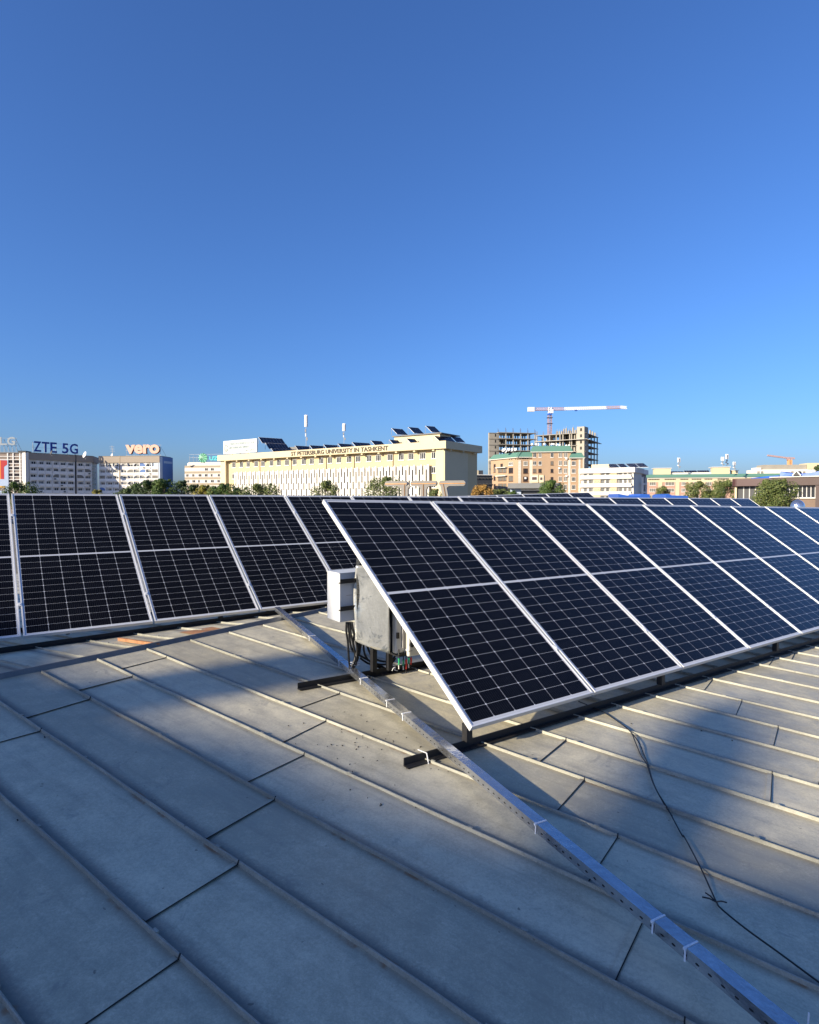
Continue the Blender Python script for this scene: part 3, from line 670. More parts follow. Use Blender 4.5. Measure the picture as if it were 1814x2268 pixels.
# small solar arrays on its roof
def pv(F, label, s0, s1, z0, z1, d0, run, n, grp, name='rooftop_solar_array', skew=0., cat='solar array', quad=None):
    """tilted array: lower edge from s0..s1 at z0, rising away by z1-z0 over run metres"""
    r = thing(name, label, cat, F.P((s0 + s1) / 2, d0, z0), grp)
    A, B, C, D = F.P(s0, d0, z0), F.P(s1, d0, z0), F.P(s1 - skew, d0 - run, z1), F.P(s0 - skew, d0 - run, z1)
    if quad:                                        # faces the same way as our own rows; quad gives its lower left, width and height
        A = F.hit(*quad[3], d0); k = (quad[2][0] - PW / 2) / FPX; hx = Vector((.807, .5906, 0)); nb_ = Vector((-.5906, .807, 0)); wl = (k * A.y - A.x) / (hx.x - k * hx.y); B = A + hx * wl
        c_, s__ = math.cos(R(35)), math.sin(R(35)); L_ = min(((abs((1105 - 1320 * (A.z + s__ * q) / (A.y + nb_.y * c_ * q)) - quad[0][1]), q) for q in [.5 + .05 * i for i in range(150)]))[1]
        D = A + nb_ * (c_ * L_) + ZZ * (s__ * L_); C = D + hx * wl; r.location = (A + B) / 2
    up = (B - A).cross(D - A).normalized(); up = up if up.z > 0 else -up
    mb = MB(); mb.prism([A - up * .08, B - up * .08, C - up * .08, D - up * .08], up * .07); mb.build('frame', M_PVF, r)
    mb = MB()
    for i in range(n):
        f0, f1 = (i + .03) / n, (i + .97) / n; e = .03
        q = [A.lerp(B, f0).lerp(D.lerp(C, f0), e), A.lerp(B, f1).lerp(D.lerp(C, f1), e), A.lerp(B, f1).lerp(D.lerp(C, f1), 1 - e), A.lerp(B, f0).lerp(D.lerp(C, f0), 1 - e)]
        mb.prism([p + up * .004 for p in q], up * .02)
    mb.build('cell_sheet', M_PV, r)
    mb = MB()
    for (p, q) in ((D, A), (C, B)):
        g_ = Vector((p.x, p.y, q.z)); mb.bar(g_, p - up * .1, .09)
    mb.build('strut', M_STEEL, r)
G1 = 'solar arrays along the university parapet'
PAR = [((655.4, 987), (682.3, 986.7), (693.5, 995.4), (661.5, 998.5)), ((685, 986.4), (712.5, 984.8), (724.5, 993.6), (693, 996.2)), ((715.5, 984.6), (744.5, 982.6), (756, 991.4), (724, 994)), ((747.5, 982.4), (777, 980), (788, 988.8), (756, 991.8)),
       ((780, 979.5), (814.8, 978), (826, 986.3), (788, 989)), ((821.8, 975.8), (842.6, 974.7), (854, 984), (830.5, 986.2))]
for i, q in enumerate(PAR): pv(U, '%s solar array from the left along the parapet above the building lettering' % ORD[i], 0, 1, UH, UH + 1, -.6, 2.4, 5, G1, quad=q)
G2 = 'solar arrays behind the white roof billboard'
for i, (q, d) in enumerate(((((597, 993), (628, 989.5), (661, 998.5), (606, 1001.5)), -1.2), (((583, 981), (624, 979.5), (643, 991), (596, 994)), -4.0), (((573, 968.5), (625, 974), (634, 983), (581, 981.5)), -6.8))):
    pv(U, '%s stepped solar array beside the white billboard' % ('lowest', 'middle', 'topmost')[i], 0, 1, UH, UH + 1, d, 2.7, 7, G2, quad=q)
mb = MB(); a_ = U.s(571); U.box(mb, a_ + 1, a_ + 6.5, UH + .03, UH + 2.6, -16, -12)
tag(mb.build('roof_shed', M_ROOFG), 'dark grey shed under the stepped solar arrays beside the billboard', 'shed')
G3 = 'solar arrays on the university penthouse'
for i, q in enumerate((((867.9, 948.8), (894, 952.6), (903.9, 962), (880, 962)), ((903.9, 946), (930, 950), (939.7, 960), (917.5, 959.5)), ((943.6, 943.4), (965.3, 947.4), (976.3, 957.3), (956.6, 957)))):
    pv(U, '%s solar array standing on top of the university penthouse' % ('leftmost', 'middle', 'rightmost')[i], 0, 1, 16, 17, -4.2, 3.0, 4, G3, quad=q)
for i, q in enumerate((((859, 974), (878.3, 973), (890.8, 982.5), (871.4, 984)), ((897, 971.2), (914.8, 970.4), (928, 979.5), (909.6, 981)))):
    pv(U, '%s solar array leaning at the foot of the penthouse wall' % ('left', 'right')[i], 0, 1, UH, UH + 1, .5, 1.6, 4, 'solar arrays at the penthouse foot', quad=q)
for i, (q, d) in enumerate(((((959, 965.7), (995.8, 964.8), (1009.7, 977.5), (973, 977)), -1.4), (((997.5, 967.4), (1021.9, 976), (1030.6, 982), (1011.4, 978.7)), -8.0))):
    pv(U, '%s solar array on the roof corner right of the penthouse' % ('nearer', 'farther')[i], 0, 1, UH, UH + 1, d, 2.6, 5, 'solar arrays on the roof corner', quad=q)
# white billboard
bb0, bb1 = U.s(494), U.s(568); bbd = -.3
bb = thing('billboard', 'white rooftop billboard with a round emblem and faint lines of writing', 'billboard', U.P((bb0 + bb1) / 2, bbd, UH)); zt_ = 18.6; zb_ = 14.4
mb = MB(); U.box(mb, bb0, bb1, zb_, zt_, bbd - .35, bbd); mb.build('board', paint('billboard_white', (.50, .53, .50), .5, 0, .03), bb)
mb = MB(); 
for q in range(5): s_ = bb0 + .5 + (bb1 - bb0 - 1) * q / 4; U.box(mb, s_ - .1, s_ + .1, UH + .02, zb_ - .003, bbd - .3, bbd - .1)
mb.build('support', M_BLACK, bb)
M_PTXT = paint('pale_text', (.20, .26, .29), .6); M_DTXT = paint('emblem_grey', (.16, .20, .20), .6); wd = bb1 - bb0
letters("O'ZBEKISTON RESPUBLIKASI OLIY TA'LIM", U.P(bb0 + wd * .18, bbd + .003, 17.1), U.t, ZZ, .75, wd * .75, .04, M_PTXT, 'lettering', bb)
letters("SANKT-PETERBURG DAVLAT UNIVERSITETI", U.P(bb0 + wd * .18, bbd + .003, 15.9), U.t, ZZ, .75, wd * .60, .04, M_PTXT, 'lettering', bb)
letters("Filiali Toshkent", U.P(bb0 + wd * .66, bbd + .003, 15.0), U.t, ZZ, .42, wd * .26, .04, M_DTXT, 'lettering', bb)
ec = U.P(bb0 + wd * .09, bbd + .02, 16.2); mb = MB()
for i in range(20):
    a, b = 2 * math.pi * i / 20, 2 * math.pi * (i + .75) / 20
    mb.bar(ec + U.t * math.cos(a) * .85 + ZZ * math.sin(a) * 1.05, ec + U.t * math.cos(b) * .85 + ZZ * math.sin(b) * 1.05, .16)
for w_, z_ in ((.5, .1), (.9, -.35), (.7, -.62), (.25, .5)): mb.bar(ec - U.t * w_ / 2 + ZZ * z_, ec + U.t * w_ / 2 + ZZ * z_, .12)
mb.build('emblem', M_DTXT, bb)
mast('antenna_mast', 'taller antenna mast on the university roof above the lettering', 678, 919, 988, 172, 'antenna masts on the university roof', 3)
mast('antenna_mast', 'shorter antenna mast on the university roof above the lettering', 762, 938, 982, 166, 'antenna masts on the university roof', 3)

# ---- letters on our own roof edge (seen from behind)
TF = Fac(855, 26.6, 1031, 25.4)
ts = thing('roof_sign', 'brown metal roof letters with glowing copper inlay seen from behind beyond the panels', 'sign', TF.P(TF.len / 2, 0, -.6))
M_TAUPE = paint('taupe_metal', (.165, .155, .148), .5, .1); M_COPP = paint('copper_strip', (.55, .28, .11), .3, .6)
zl, zh = TF.z(943, 1076.5), TF.z(943, 1064.8); th = zh - zl; zlo = -.9
def rbar(mb, x0, x1, z0, z1, d, r0=True, r1=True):
    pts = []; r = (z1 - z0) / 2; zc = (z0 + z1) / 2
    if r1: pts += [(x1 - r + r * math.cos(a), zc + r * math.sin(a)) for a in [R(-90 + 22.5 * k) for k in range(9)]]
    else: pts += [(x1, z0), (x1, z1)]
    if r0: pts += [(x0 + r + r * math.cos(a), zc + r * math.sin(a)) for a in [R(90 + 22.5 * k) for k in range(9)]]
    else: pts += [(x0, z1), (x0, z0)]
    mb.prism([TF.P(x, d, z) for x, z in pts], TF.o * -.18)
for (a, b, l0, l1, m0, m1) in ((852, 902, 889, 903, 889, 903), (909, 967, 931, 944, 931, 944), (972, 1031, 975, 988, 991, 1003)):
    mb = MB(); rbar(mb, TF.s(a), TF.s(b), zl, zh, 0)
    q = [(TF.s(l0), zl + .01), (TF.s(l1), zl + .01), (TF.s(m1), zlo), (TF.s(m0), zlo)]; mb.prism([TF.P(x, -.006, z) for x, z in q], TF.o * -.168)
    fl = .16
    for sg, xx in ((-1, l0), (1, l1)):
        if a == 972 and sg < 0: continue
        x = TF.s(xx); mb.prism([TF.P(x, -.008, zl + .01), TF.P(x + sg * fl, -.008, zl + .01), TF.P(x + sg * fl * .3, -.008, zl - fl * .3), TF.P(x, -.008, zl - fl)], TF.o * -.16)
    o = mb.build('letter', M_TAUPE, ts)
    mb = MB(); zc = (zl + zh) / 2 - .01; mb.bar(TF.P(TF.s(a) + .03, .012, zc), TF.P(TF.s(b) - .03, .012, zc), .024, .03)
    mb.bar(TF.P((TF.s(l0) + TF.s(l1)) / 2, .012, zc - .03), TF.P((TF.s(m0) + TF.s(m1)) / 2, .012, zlo), .024, .03, (0, 1, 0)); mb.build('inlay', M_COPP, o)
mb = MB(); mb.bar(TF.P(0.3, -.2, zlo + .03), TF.P(TF.len - .3, -.2, zlo + .03), .06)
for f in (.25, .55, .85): p = TF.P(TF.len * f, -.2, zlo); mb.bar(p, Vector((p.x, p.y, min(-1.95, rp(p.dot(E1), p.dot(E2)).z))), .06)
mb.build('base_rail', M_BLACK, ts)

# ---- apartment blocks on the left
M_BAND = paint('fawn_band', (.31, .26, .21), .85, 0, .1, .15)
M_BALC = paint('balcony_white', (.74, .71, .67), .8, 0, .1, .3); M_ARCH = paint('arch_ochre', (.52, .42, .30), .85)
def loggias(F, parent, cols, ztop, rows, pitch, dep=.55):
    """deep balconies with a solid front, an arch quarter and a window behind each"""
    for ci, (p0, p1) in enumerate(cols):
        a, b = F.s(p0), F.s(p1)
        for r in range(rows):
            z1 = ztop - r * pitch; z0 = z1 - pitch; mb = MB()
            F.box(mb, a, b, z0, z0 + 1.25, -.12, .0); F.box(mb, a, b, z0 - .12, z0 - .003, -dep, .06)
            if random.random() < .5:
                sg = (ci + r) % 2; n = 6; rad = min(1.5, (b - a) * .55); cx = (a if sg else b); s_ = 1 if sg else -1
                pts = [(cx, z1 - .13)] + [(cx + s_ * (rad - rad * math.cos(t)), z1 - .13 - rad + rad * math.sin(t)) for t in [math.pi / 2 * k / n for k in range(n, -1, -1)]]
                mb.prism([F.P(x, -.02, z) for x, z in pts], F.o * -.14)
            bal = mb.build('balcony', M_BALC, parent)
            if random.random() < .12:
                mb = MB(); F.box(mb, a + .1, b - .1, z0 + 1.26, z1 - .15, -.1, -.04); mb.build('glazing', random.choice((M_GLASS2, M_BLUEW)), bal)
            c0, c1 = a + (b - a) * random.uniform(.12, .3), b - (b - a) * random.uniform(.08, .25)
            mb = MB(); F.box(mb, c0, c1, z0 + .9, z1 - .45, -dep + .003, -dep + .06); w_ = mb.build('window', M_WFRAME, bal)
            mb = MB(); n = random.choice((2, 3)); 
            for i in range(n): F.box(mb, c0 + (c1 - c0) * i / n + .1, c0 + (c1 - c0) * (i + 1) / n - .05, z0 + 1.0, z1 - .55, -dep + .062, -dep + .07)
            mb.build('pane', M_GLASS, w_) if False else None
            o = mb.build('pane_group', M_GLASS, bal)
            if random.random() < .4: 
                mb = MB(); x = random.uniform(a + .3, b - .9); F.box(mb, x, x + .75, z0 + .35, z0 + .85, .002, .3); mb.build('air_conditioner', M_ANT if random.random() < .4 else M_SLATE, bal)
        # party wall
    xs = sorted(set([F.s(p) for c in cols for p in c])); mb = MB()
    for x in xs: F.box(mb, x - .1, x + .1, ztop - rows * pitch, ztop, -dep, .05)
    mb.build('cross_wall', M_BALC, parent)
ZL = Fac(64, 255, 206, 276); ZM = Fac(206, 276, 219, 290); ZR = Fac(219.5, 277, 354, 274); ZT = 19.7
apt = thing('apartment_block', 'angled white apartment block with arched loggias under a fawn top band', 'building', ZR.P(0, 0, GROUND_Z))
for F, bnd in ((ZL, 16.9), (ZM, 16.9), (ZR, 16.7)):
    wallbox(F, apt, 0, F.len, GROUND_Z, bnd - .003, 11, M_WHITEW, 'wall', -.55)
    wallbox(F, apt, -.05, F.len + .05, bnd, ZT, 11, M_BAND, 'top_band', .1)
    mb = MB(); F.box(mb, 0, F.len, ZT + .002, ZT + .15, -11, .2); mb.build('roof', M_ROOFG, apt)
loggias(ZL, apt, [(67, 83.5), (85, 100), (101.5, 116), (118, 132), (133.5, 149), (150.5, 166), (171, 187), (188.5, 203.5)], 16.6, 6, 2.8)
loggias(ZR, apt, [(221, 234), (235, 249.5), (250, 264), (268, 282), (282.5, 296), (296.5, 309.5), (310, 323.5), (324, 337), (337.5, 351)], 16.5, 6, 2.78)
for r in range(5):
    for x0, x1 in ((1.5, 5), (7, 10.5)): window(ZM, apt, x0, min(x1, ZM.len - .3), 16.4 - 2.8 * (r + 1) + 1, 16.4 - 2.8 * r - .5, -.545) if ZM.len > x1 - 1 else None
wallbox(ZL, apt, -1.3, -.06, GROUND_Z, ZT, 4, M_WHITEW, 'end_fin', .5)
wallbox(ZL, apt, ZL.s(168), ZL.s(170), GROUND_Z, ZT + .4, 1, M_SLATE, 'vertical_joint', .2)
wallbox(ZR, apt, ZR.s(265), ZR.s(267), GROUND_Z, ZT + .2, 1, M_BEIGE, 'vertical_joint', .2)
ZE = Fac(354.5, 274, 383.5, 284)
wallbox(ZE, apt, .02, 2.1, GROUND_Z, ZT - .1, 10.5, paint('pale_blue_strip', (.40, .47, .56), .6), 'end_strip')
wallbox(ZE, apt, 2.12, ZE.len, GROUND_Z, ZT - .2, 10.5, M_BLUEW, 'end_wall')
mb = MB(); ZE.box(mb, 2.6, 4.4, 8.5, 8.9, .003, .02); ZE.box(mb, 2.6, 3.0, 5, 8.5, .003, .02); ZE.box(mb, 3.0, 4.0, 6.8, 7.2, .003, .02); ZE.box(mb, 3.2, ZE.len - .6, 16.6, 17.6, .003, .02); mb.build('wall_lettering', paint('faded_white', (.35, .42, .52), .7), apt)
M_SGB = paint('sign_blue', (.012, .045, .27), .4); M_SGO = paint('sign_salmon', (.58, .34, .25), .5); M_SGOD = paint('sign_back_red', (.22, .06, .05), .6); M_SGG = paint('sign_grey', (.30, .34, .37), .5)
def roofsign(F, label, parts, mat, base_z, bold, backmat=None, name='roof_sign', posts=True, legs=1.6):
    s_all = [F.s(p) for _, x0, x1, _, _ in parts for p in (x0, x1)]
    r = thing(name, label, 'rooftop sign', F.P((min(s_all) + max(s_all)) / 2, -1.5, base_z)); k = 0
    for tx, x0, x1, y0, y1 in parts:
        s0, s1 = F.s(x0), F.s(x1); z0, z1 = F.z((x0 + x1) / 2, y1), F.z((x0 + x1) / 2, y0)
        if backmat: letters(tx, F.P(s0 + .25, -1.95, z0 - .2), F.t, ZZ, z1 - z0, s1 - s0, .35, backmat, 'letter_return', r, bold)
        letters(tx, F.P(s0, -1.5, z0), F.t, ZZ, z1 - z0, s1 - s0, .3, mat, 'letters', r, bold)
    mb = MB(); a, b = min(s_all), max(s_all); zt_ = F.z(parts[0][1], parts[0][3])
    for i in range(3): z = base_z + .3 + (zt_ - base_z - .6) * i / 2; mb.bar(F.P(a - .4, -2.2, z), F.P(b + .4, -2.2, z), .07)
    for i in range(5):
        x = a + (b - a) * i / 4; mb.bar(F.P(x, -2.2, base_z + .02), F.P(x, -2.2, zt_ - .2), .08); mb.bar(F.P(x + 1.5, -4.6, base_z + .02), F.P(x, -2.25, zt_ - 1.0), .09)
    mb.build('support_frame', M_STEEL, r); return r
roofsign(ZL, 'blue rooftop lettering ZTE 5G on the apartment block', [('Z', 79, 96, 977, 1000), ('T', 97.5, 114, 978.5, 1001.5), ('E', 116, 130.5, 979.5, 1002.5), ('5', 142, 156, 981.5, 1004), ('G', 159, 177, 982.5, 1005)], M_SGB, ZT + .15, .018)
roofsign(ZR, 'salmon rooftop lettering vero on the right wing of the apartment block', [('vero', 275.5, 351, 984, 1004.5)], M_SGO, ZT + .15, .042, M_SGOD)
def dish(px, py, Y, rad, label, grp, mat=M_ANT, face=(-.6, -.75, .3)):
    c = at(px, py, Y); r = thing('satellite_dish', label, 'satellite dish', c - ZZ * rad * 1.25, grp); f = Vector(face).normalized()
    x = f.cross(ZZ).normalized(); y = x.cross(f); mb = MB(); vs = [c - f * rad * .25]; n = 14
    for j in (1, 2, 3):
        for k in range(n): a = 2 * math.pi * k / n; q = j / 3; vs.append(c + (x * math.cos(a) + y * math.sin(a)) * rad * q + f * rad * .25 * (q * q - 1))
    fs = [(0, 1 + k, 1 + (k + 1) % n) for k in range(n)] + [(1 + j * n + k, 1 + (j + 1) * n + k, 1 + (j + 1) * n + (k + 1) % n, 1 + j * n + (k + 1) % n) for j in (0, 1) for k in range(n)]
    mb.add(vs, fs); o = mb.build('reflector', mat, r, True); so_ = o.modifiers.new('s', 'SOLIDIFY'); so_.thickness = .04
    mb = MB(); mb.bar(c - f * rad * .3, c - ZZ * rad * 1.25 - f * rad * .3, rad * .12); mb.build('stand', M_STEEL, r)
    mb = MB(); mb.bar(c - y * rad * .9, c + f * rad * .9 - y * rad * .25, rad * .06); mb.build('feed_arm', M_STEEL, r)
dish(187, 1007, 268, 1.5, 'large white dish on the roof edge left of the salmon lettering', 'dishes on the apartment block')
dish(247.5, 1008, 277, .8, 'small white dish close to the left of the salmon lettering', 'dishes on the apartment block')
dish(113, 1002.5, 259, 1.0, 'dark dish on the roof below the blue lettering', 'dishes on the apartment block', M_SLATE)
mb = MB(); b = at(250, 1010, 280); t = at(248, 987, 280); mb.bar(b, t, .15); 
for i in range(4): c = b.lerp(t, .45 + .15 * i); mb.bar(c - Vector((1.1, 0, 0)), c + Vector((1.1, 0, 0)), .08)
tag(mb.build('television_aerial', M_STEEL), 'thin television aerial on the roof left of the salmon lettering', 'aerial')
# tall block with the grey letters
LG = Fac(-70, 253, 57, 256); LT = 19.6
lg = thing('apartment_block', 'brown banded block with white grid lines at the left picture edge', 'building', LG.P(LG.len, 0, GROUND_Z)); LE = LG.s(49)
wallbox(LG, lg, 0, LE, GROUND_Z, LT, 12, paint('brown_spandrel', (.24, .19, .16), .85, 0, .15, .3), 'wall')
wallbox(LG, lg, LE + .002, LG.len, GROUND_Z, LT - .1, 12, paint('end_beige', (.44, .40, .37), .85, 0, .08, .3), 'end_wall', .1)
mb = MB()
for px in (-45, -25, -5, 19, 31, 46): c = LG.s(px); LG.box(mb, c - .22, c + .22, GROUND_Z, LT, .002, .25)
for y in (1012, 1019, 1027.5, 1034.5, 1041.5, 1048.5, 1056.5, 1063, 1070.5): z = LG.z(25, y - 1); LG.box(mb, 0, LE, z - .13, z + .13, .002, .2)
mb.build('grid_lines', M_BALC, lg)
for r in range(6):
    y0 = 1019.3 + 14.6 * r
    for (x0, x1) in ((21, 29.5), (34, 44.5)): z1, z0 = LG.z(25, y0), LG.z(25, y0 + 6.4); window(LG, lg, LG.s(x0) , LG.s(x1), z0, z1, .003, M_BFRAME, M_GLASS, 2, .12, sill=False)
mb = MB(); LG.box(mb, 0, LE, LT + .002, LT + .25, -12, .3); mb.build('roof', M_ROOFG, lg)
roofsign(LG, 'grey rooftop lettering LG at the left picture edge', [('L', -4, 14, 967.5, 985), ('G', 14.5, 32, 967, 985.5)], M_SGG, LT + .25, .03)
hb = thing('wall_banner', 'large red and orange advertising banner on a pale blue ground hung on the banded block', 'banner', LG.P(LG.s(0), .3, 3)); 
mb = MB(); LG.box(mb, LG.s(-50), LG.s(20.5), 0, LG.z(10, 1019), .27, .33); mb.build('cloth', paint('banner_blue', (.38, .46, .60), .7), hb)
z_ = lambda y: LG.z(8, y)
for (nm, pts, col) in (('orange_stripe', ((-20, 1019.5), (8, 1019.5), (8, 1061), (-20, 1061)), (.62, .22, .03)), ('red_stripe', ((4, 1019.6), (18, 1019.6), (18, 1029), (11, 1034), (11, 1061), (4, 1061)), (.42, .02, .025)), ('yellow_stripe', ((-20, 1076.5), (13, 1076.5), (13, 1080), (-20, 1080)), (.62, .36, .04)), ('maroon_label', ((-20, 1080.2), (12.2, 1080.2), (12.2, 1086.5), (-20, 1086.5)), (.13, .012, .02))):
    mb = MB(); mb.prism([LG.P(LG.s(x), .335 + (.01 if nm == 'red_stripe' else 0), z_(y)) for x, y in pts], LG.o * .02); mb.build(nm, paint('banner_' + nm, col, .6), hb)
letters('25%', LG.P(LG.s(1), .37, z_(1085.3)), LG.t, ZZ, .8, LG.s(11) - LG.s(1), .02, M_BALC, 'lettering', hb, .02)
mb = MB(); LG.box(mb, LG.s(36), LG.s(53.5), LT + .26, LT + 1.2, -7, -2); tag(mb.build('roof_vent_box', M_SLATE), 'low dark plant box on the roof right of the grey lettering', 'vent box')
# block with the green star sign
UZ = Fac(409.5, 280, 520, 276)
uz = thing('apartment_block', 'pale banded block below the green star sign left of the university', 'building', UZ.P(8, 0, GROUND_Z)); ZU = UZ.z(450, 1031)
wallbox(UZ, uz, 0, UZ.len, GROUND_Z, ZU, 12, M_BEIGE, 'wall')
wallbox(UZ, uz, 1.5, UZ.len, ZU + .003, UZ.z(450, 1023.5), 9, M_WHITEW, 'attic', -.8)
for r in range(5):
    z1 = UZ.z(440, 1036 + 13.1 * r); z0 = UZ.z(440, 1044 + 13.1 * r); mb = MB(); UZ.box(mb, 0.1, UZ.len, z0, z1, .003, .1); mb.build('window_band', M_WHITEW, uz)
    for k in range(7):
        x = UZ.s(411) + 3.05 * k
        if random.random() < .8: a = x + random.uniform(.3, 1.0); window(UZ, uz, a, a + random.uniform(.9, 1.7), z0 + .25, z1 - .15, .103, M_BALC, M_GLASS, 2, .06, sill=False)
gs_ = thing('roof_sign', 'green star shaped emblem with teal letters UZS on the roof left of the university', 'rooftop sign', UZ.P(UZ.s(450), -1, ZU + 1.6))
cc = UZ.P(UZ.s(449), -.6, UZ.z(449, 1014)); cc2 = UZ.P(UZ.s(446.5), -.1, UZ.z(449, 1012)); M_SG = paint('star_green', (.10, .38, .22), .5); M_SGL = paint('star_light', (.40, .68, .48), .5)
mb = MB(); rim = [cc + UZ.t * math.cos(2 * math.pi * i / 22) * (2.35 if i % 2 else 1.95) + ZZ * math.sin(2 * math.pi * i / 22) * (2.35 if i % 2 else 1.95) for i in range(22)]
mb.prism(rim, UZ.o * -.3); vs = rim + [cc2]; mb.add([v + UZ.o * .004 for v in vs], [(i, (i + 1) % 22, 22) for i in range(22)]); mb.build('star', M_SG, gs_)
mb = MB()
for i in range(1, 22, 2): mb.bar(rim[i] + UZ.o * .1, cc2 + UZ.o * .1, .16)
mb.build('star_rib', M_SGL, gs_)
letters('UZS', UZ.P(UZ.s(463.5), -.6, UZ.z(475, 1019.5)), UZ.t, ZZ, 1.9, UZ.s(488.5) - UZ.s(463.5), .3, paint('sign_teal', (.04, .42, .46), .45), 'letters', gs_, .05)
mb = MB()
for px in (418, 426, 434, 465, 480): mb.bar(UZ.P(UZ.s(px), -1.2, ZU + 1.5), UZ.P(UZ.s(px), -1.2, UZ.z(px, 1009)), .1)
for y in (1006, 1013): mb.bar(UZ.P(UZ.s(417), -1.25, UZ.z(440, y)), UZ.P(UZ.s(489), -1.25, UZ.z(440, y)), .08)
mb.build('support_frame', M_STEEL, gs_)
dish(417, 1028.3, 278.5, .75, 'white dish on the corner of the block under the green star sign', None)

# ---- dark slate building and hut right of the university
DK = Fac(1030, 215, 1090, 218)
dk = thing('dark_building', 'dark slate clad building with pleated facade right of the university', 'building', DK.P(5, 0, GROUND_Z)); zd = DK.z(1060, 1052.5)
wallbox(DK, dk, 0, DK.len, GROUND_Z, zd, 14, M_SLATE, 'wall')
mb = MB(); DK.box(mb, -.2, DK.len + .2, zd + .002, zd + .25, -14, .5); mb.build('roof_edge', M_BALC, dk)
for r in range(4):
    mb = MB(); z = DK.z(1060, 1057.5 + 13 * r)
    for k in range(8): x = .3 + DK.len * k / 8; mb.prism([DK.P(x, .01, z), DK.P(x + 1.0, .6, z - .3), DK.P(x + 1.0, .01, z - .9)], DK.t * .12); mb.prism([DK.P(x, .01, z + .1), DK.P(x + 1.0, .55, z - .25), DK.P(x + 1.0, .45, z - .45), DK.P(x, .01, z - .15)], ZZ * .05)
    mb.build('pleat_row', M_SLATE, dk)
hut = wallbox(DK, dk, DK.s(1051), DK.s(1067), zd + .26, zd + 1.95, 4, M_CREAML, 'roof_hut', -3); wallbox(DK, dk, DK.s(1067) + .01, DK.s(1077), zd + .26, zd + 1.9, 4, M_SLATE, 'roof_hut', -3)

# ---- concrete tower under construction with its crane
KL, KR, KS = Fac(1083, 330, 1187, 336), Fac(1187, 336, 1294, 320), Fac(1294.5, 320, 1323, 346)
kt = thing('unfinished_tower', 'bare concrete tower block under construction with open floors and steel stubs', 'building', KR.P(KR.len, 0, GROUND_Z))
def skel(F, ztop, s0, s1, n, dep, sz=.55, gap=()):
    z = ztop; mbs = MB(); nf = 0
    while z > GROUND_Z + 2: F.box(mbs, s0 - .3, s1 + .3, z - .28, z, -dep, .45); z -= 3.3; nf += 1
    mbs.build('floor_slab', M_CONC, kt)
    for i in range(n + 1):
        s_ = s0 + (s1 - s0) * i / n
        for d in (0, -dep * .5, -dep + .6): mb = MB(); F.box(mb, s_ - sz / 2, s_ + sz / 2, GROUND_Z, ztop - .285, d - sz, d - .01); mb.build('column', M_CONC, kt)
    mb = MB()
    for i in range(n):
        for f in range(nf):
            if random.random() < .42:
                a = s0 + (s1 - s0) * (i + .12) / n; b = s0 + (s1 - s0) * (i + random.uniform(.5, .9)) / n; F.box(mb, a, b, ztop - 3.3 * (f + 1) + .003, ztop - 3.3 * f - .29, -dep * random.choice((.45, .7, .95)), -dep * .42 + .2)
    mb.build('infill_wall', M_CONC, kt)
    mb = MB()
    for i in range(n + 1):
        s_ = s0 + (s1 - s0) * i / n
        for q in range(3): F.box(mb, s_ - .3 + q * .25, s_ - .22 + q * .25, ztop, ztop + random.uniform(1.2, 2.8), -.5, -.4)
    mb.build('steel_stub', M_BFRAME, kt)
zKL = KL.z(1100, 957); zKR = KR.z(1280, 958.5)
skel(KL, zKL, KL.s(1104), KL.s(1185), 5, 15); skel(KR, zKR, KR.s(1188), KR.s(1276), 6, 15); skel(KS, zKR, 1, KS.len, 4, 14)
mb = MB(); KL.box(mb, 0, KL.s(1102), GROUND_Z, zKL - .4, -1.5, .1); mb.build('shear_wall', M_CONC, kt)
mb = MB()
for f in range(14): z = zKL - .4 - 3.3 * f; KL.box(mb, -.15, KL.s(1102) + .1, z - .35, z, .101, .3)
mb.build('floor_edge', paint('stained_concrete', (.19, .175, .15), .9), kt)
mb = MB(); KR.box(mb, KR.s(1277), KR.len - .1, GROUND_Z, zKR + 3.2, -6, .2); mb.build('stair_core', paint('pale_concrete', (.36, .33, .275), .9), kt)
for f in range(14):
    z = zKR + 2.4 - 3.3 * f; window(KR, kt, KR.s(1284), KR.s(1288.5), z - 1.7, z, .203, M_CONC, M_GAP, 1, .04, name='core_opening', sill=False)
for f in range(10):
    z = zKL - 1.0 - 3.3 * f; window(KL, kt, KL.s(1095), KL.s(1098.5), z - 1.6, z, .103, M_CONC, M_GAP, 1, .04, name='core_opening', sill=False)
for k in range(10):
    px = 1232 + 5.0 * k; s_ = KR.s(px); mb = MB(); h_ = random.uniform(1.4, 3.2); KR.box(mb, s_ - .35, s_ + .35, zKR + .004, zKR + h_, -1.3, -.5); KR.box(mb, s_ - .06, s_ + .06, zKR + h_, zKR + h_ + 1.2, -1, -.9); mb.build('column_stub', M_CONC, kt)
for k in range(5):
    s_ = KS.len * (k + .5) / 5; mb = MB(); KS.box(mb, s_ - .35, s_ + .35, zKR + .004, zKR + random.uniform(1.6, 3), -1.3, -.5); mb.build('column_stub', M_CONC, kt)
mb = MB(); KR.box(mb, KR.s(1187), KR.len + 2.2, zKR - 3.75, zKR - 3.62, .46, 2.0); KS.box(mb, 2, KS.len + 2, zKR - 3.75, zKR - 3.62, .46, 2.0); mb.build('safety_platform', M_STEEL, kt)
CY = 338
cr = thing('tower_crane', 'red and white tower crane standing over the unfinished concrete tower', 'crane', at(1217.5, 964, CY)); M_CRR = paint('crane_red', (.40, .27, .265), .5); M_CRW = paint('crane_white', (.74, .74, .75), .5)
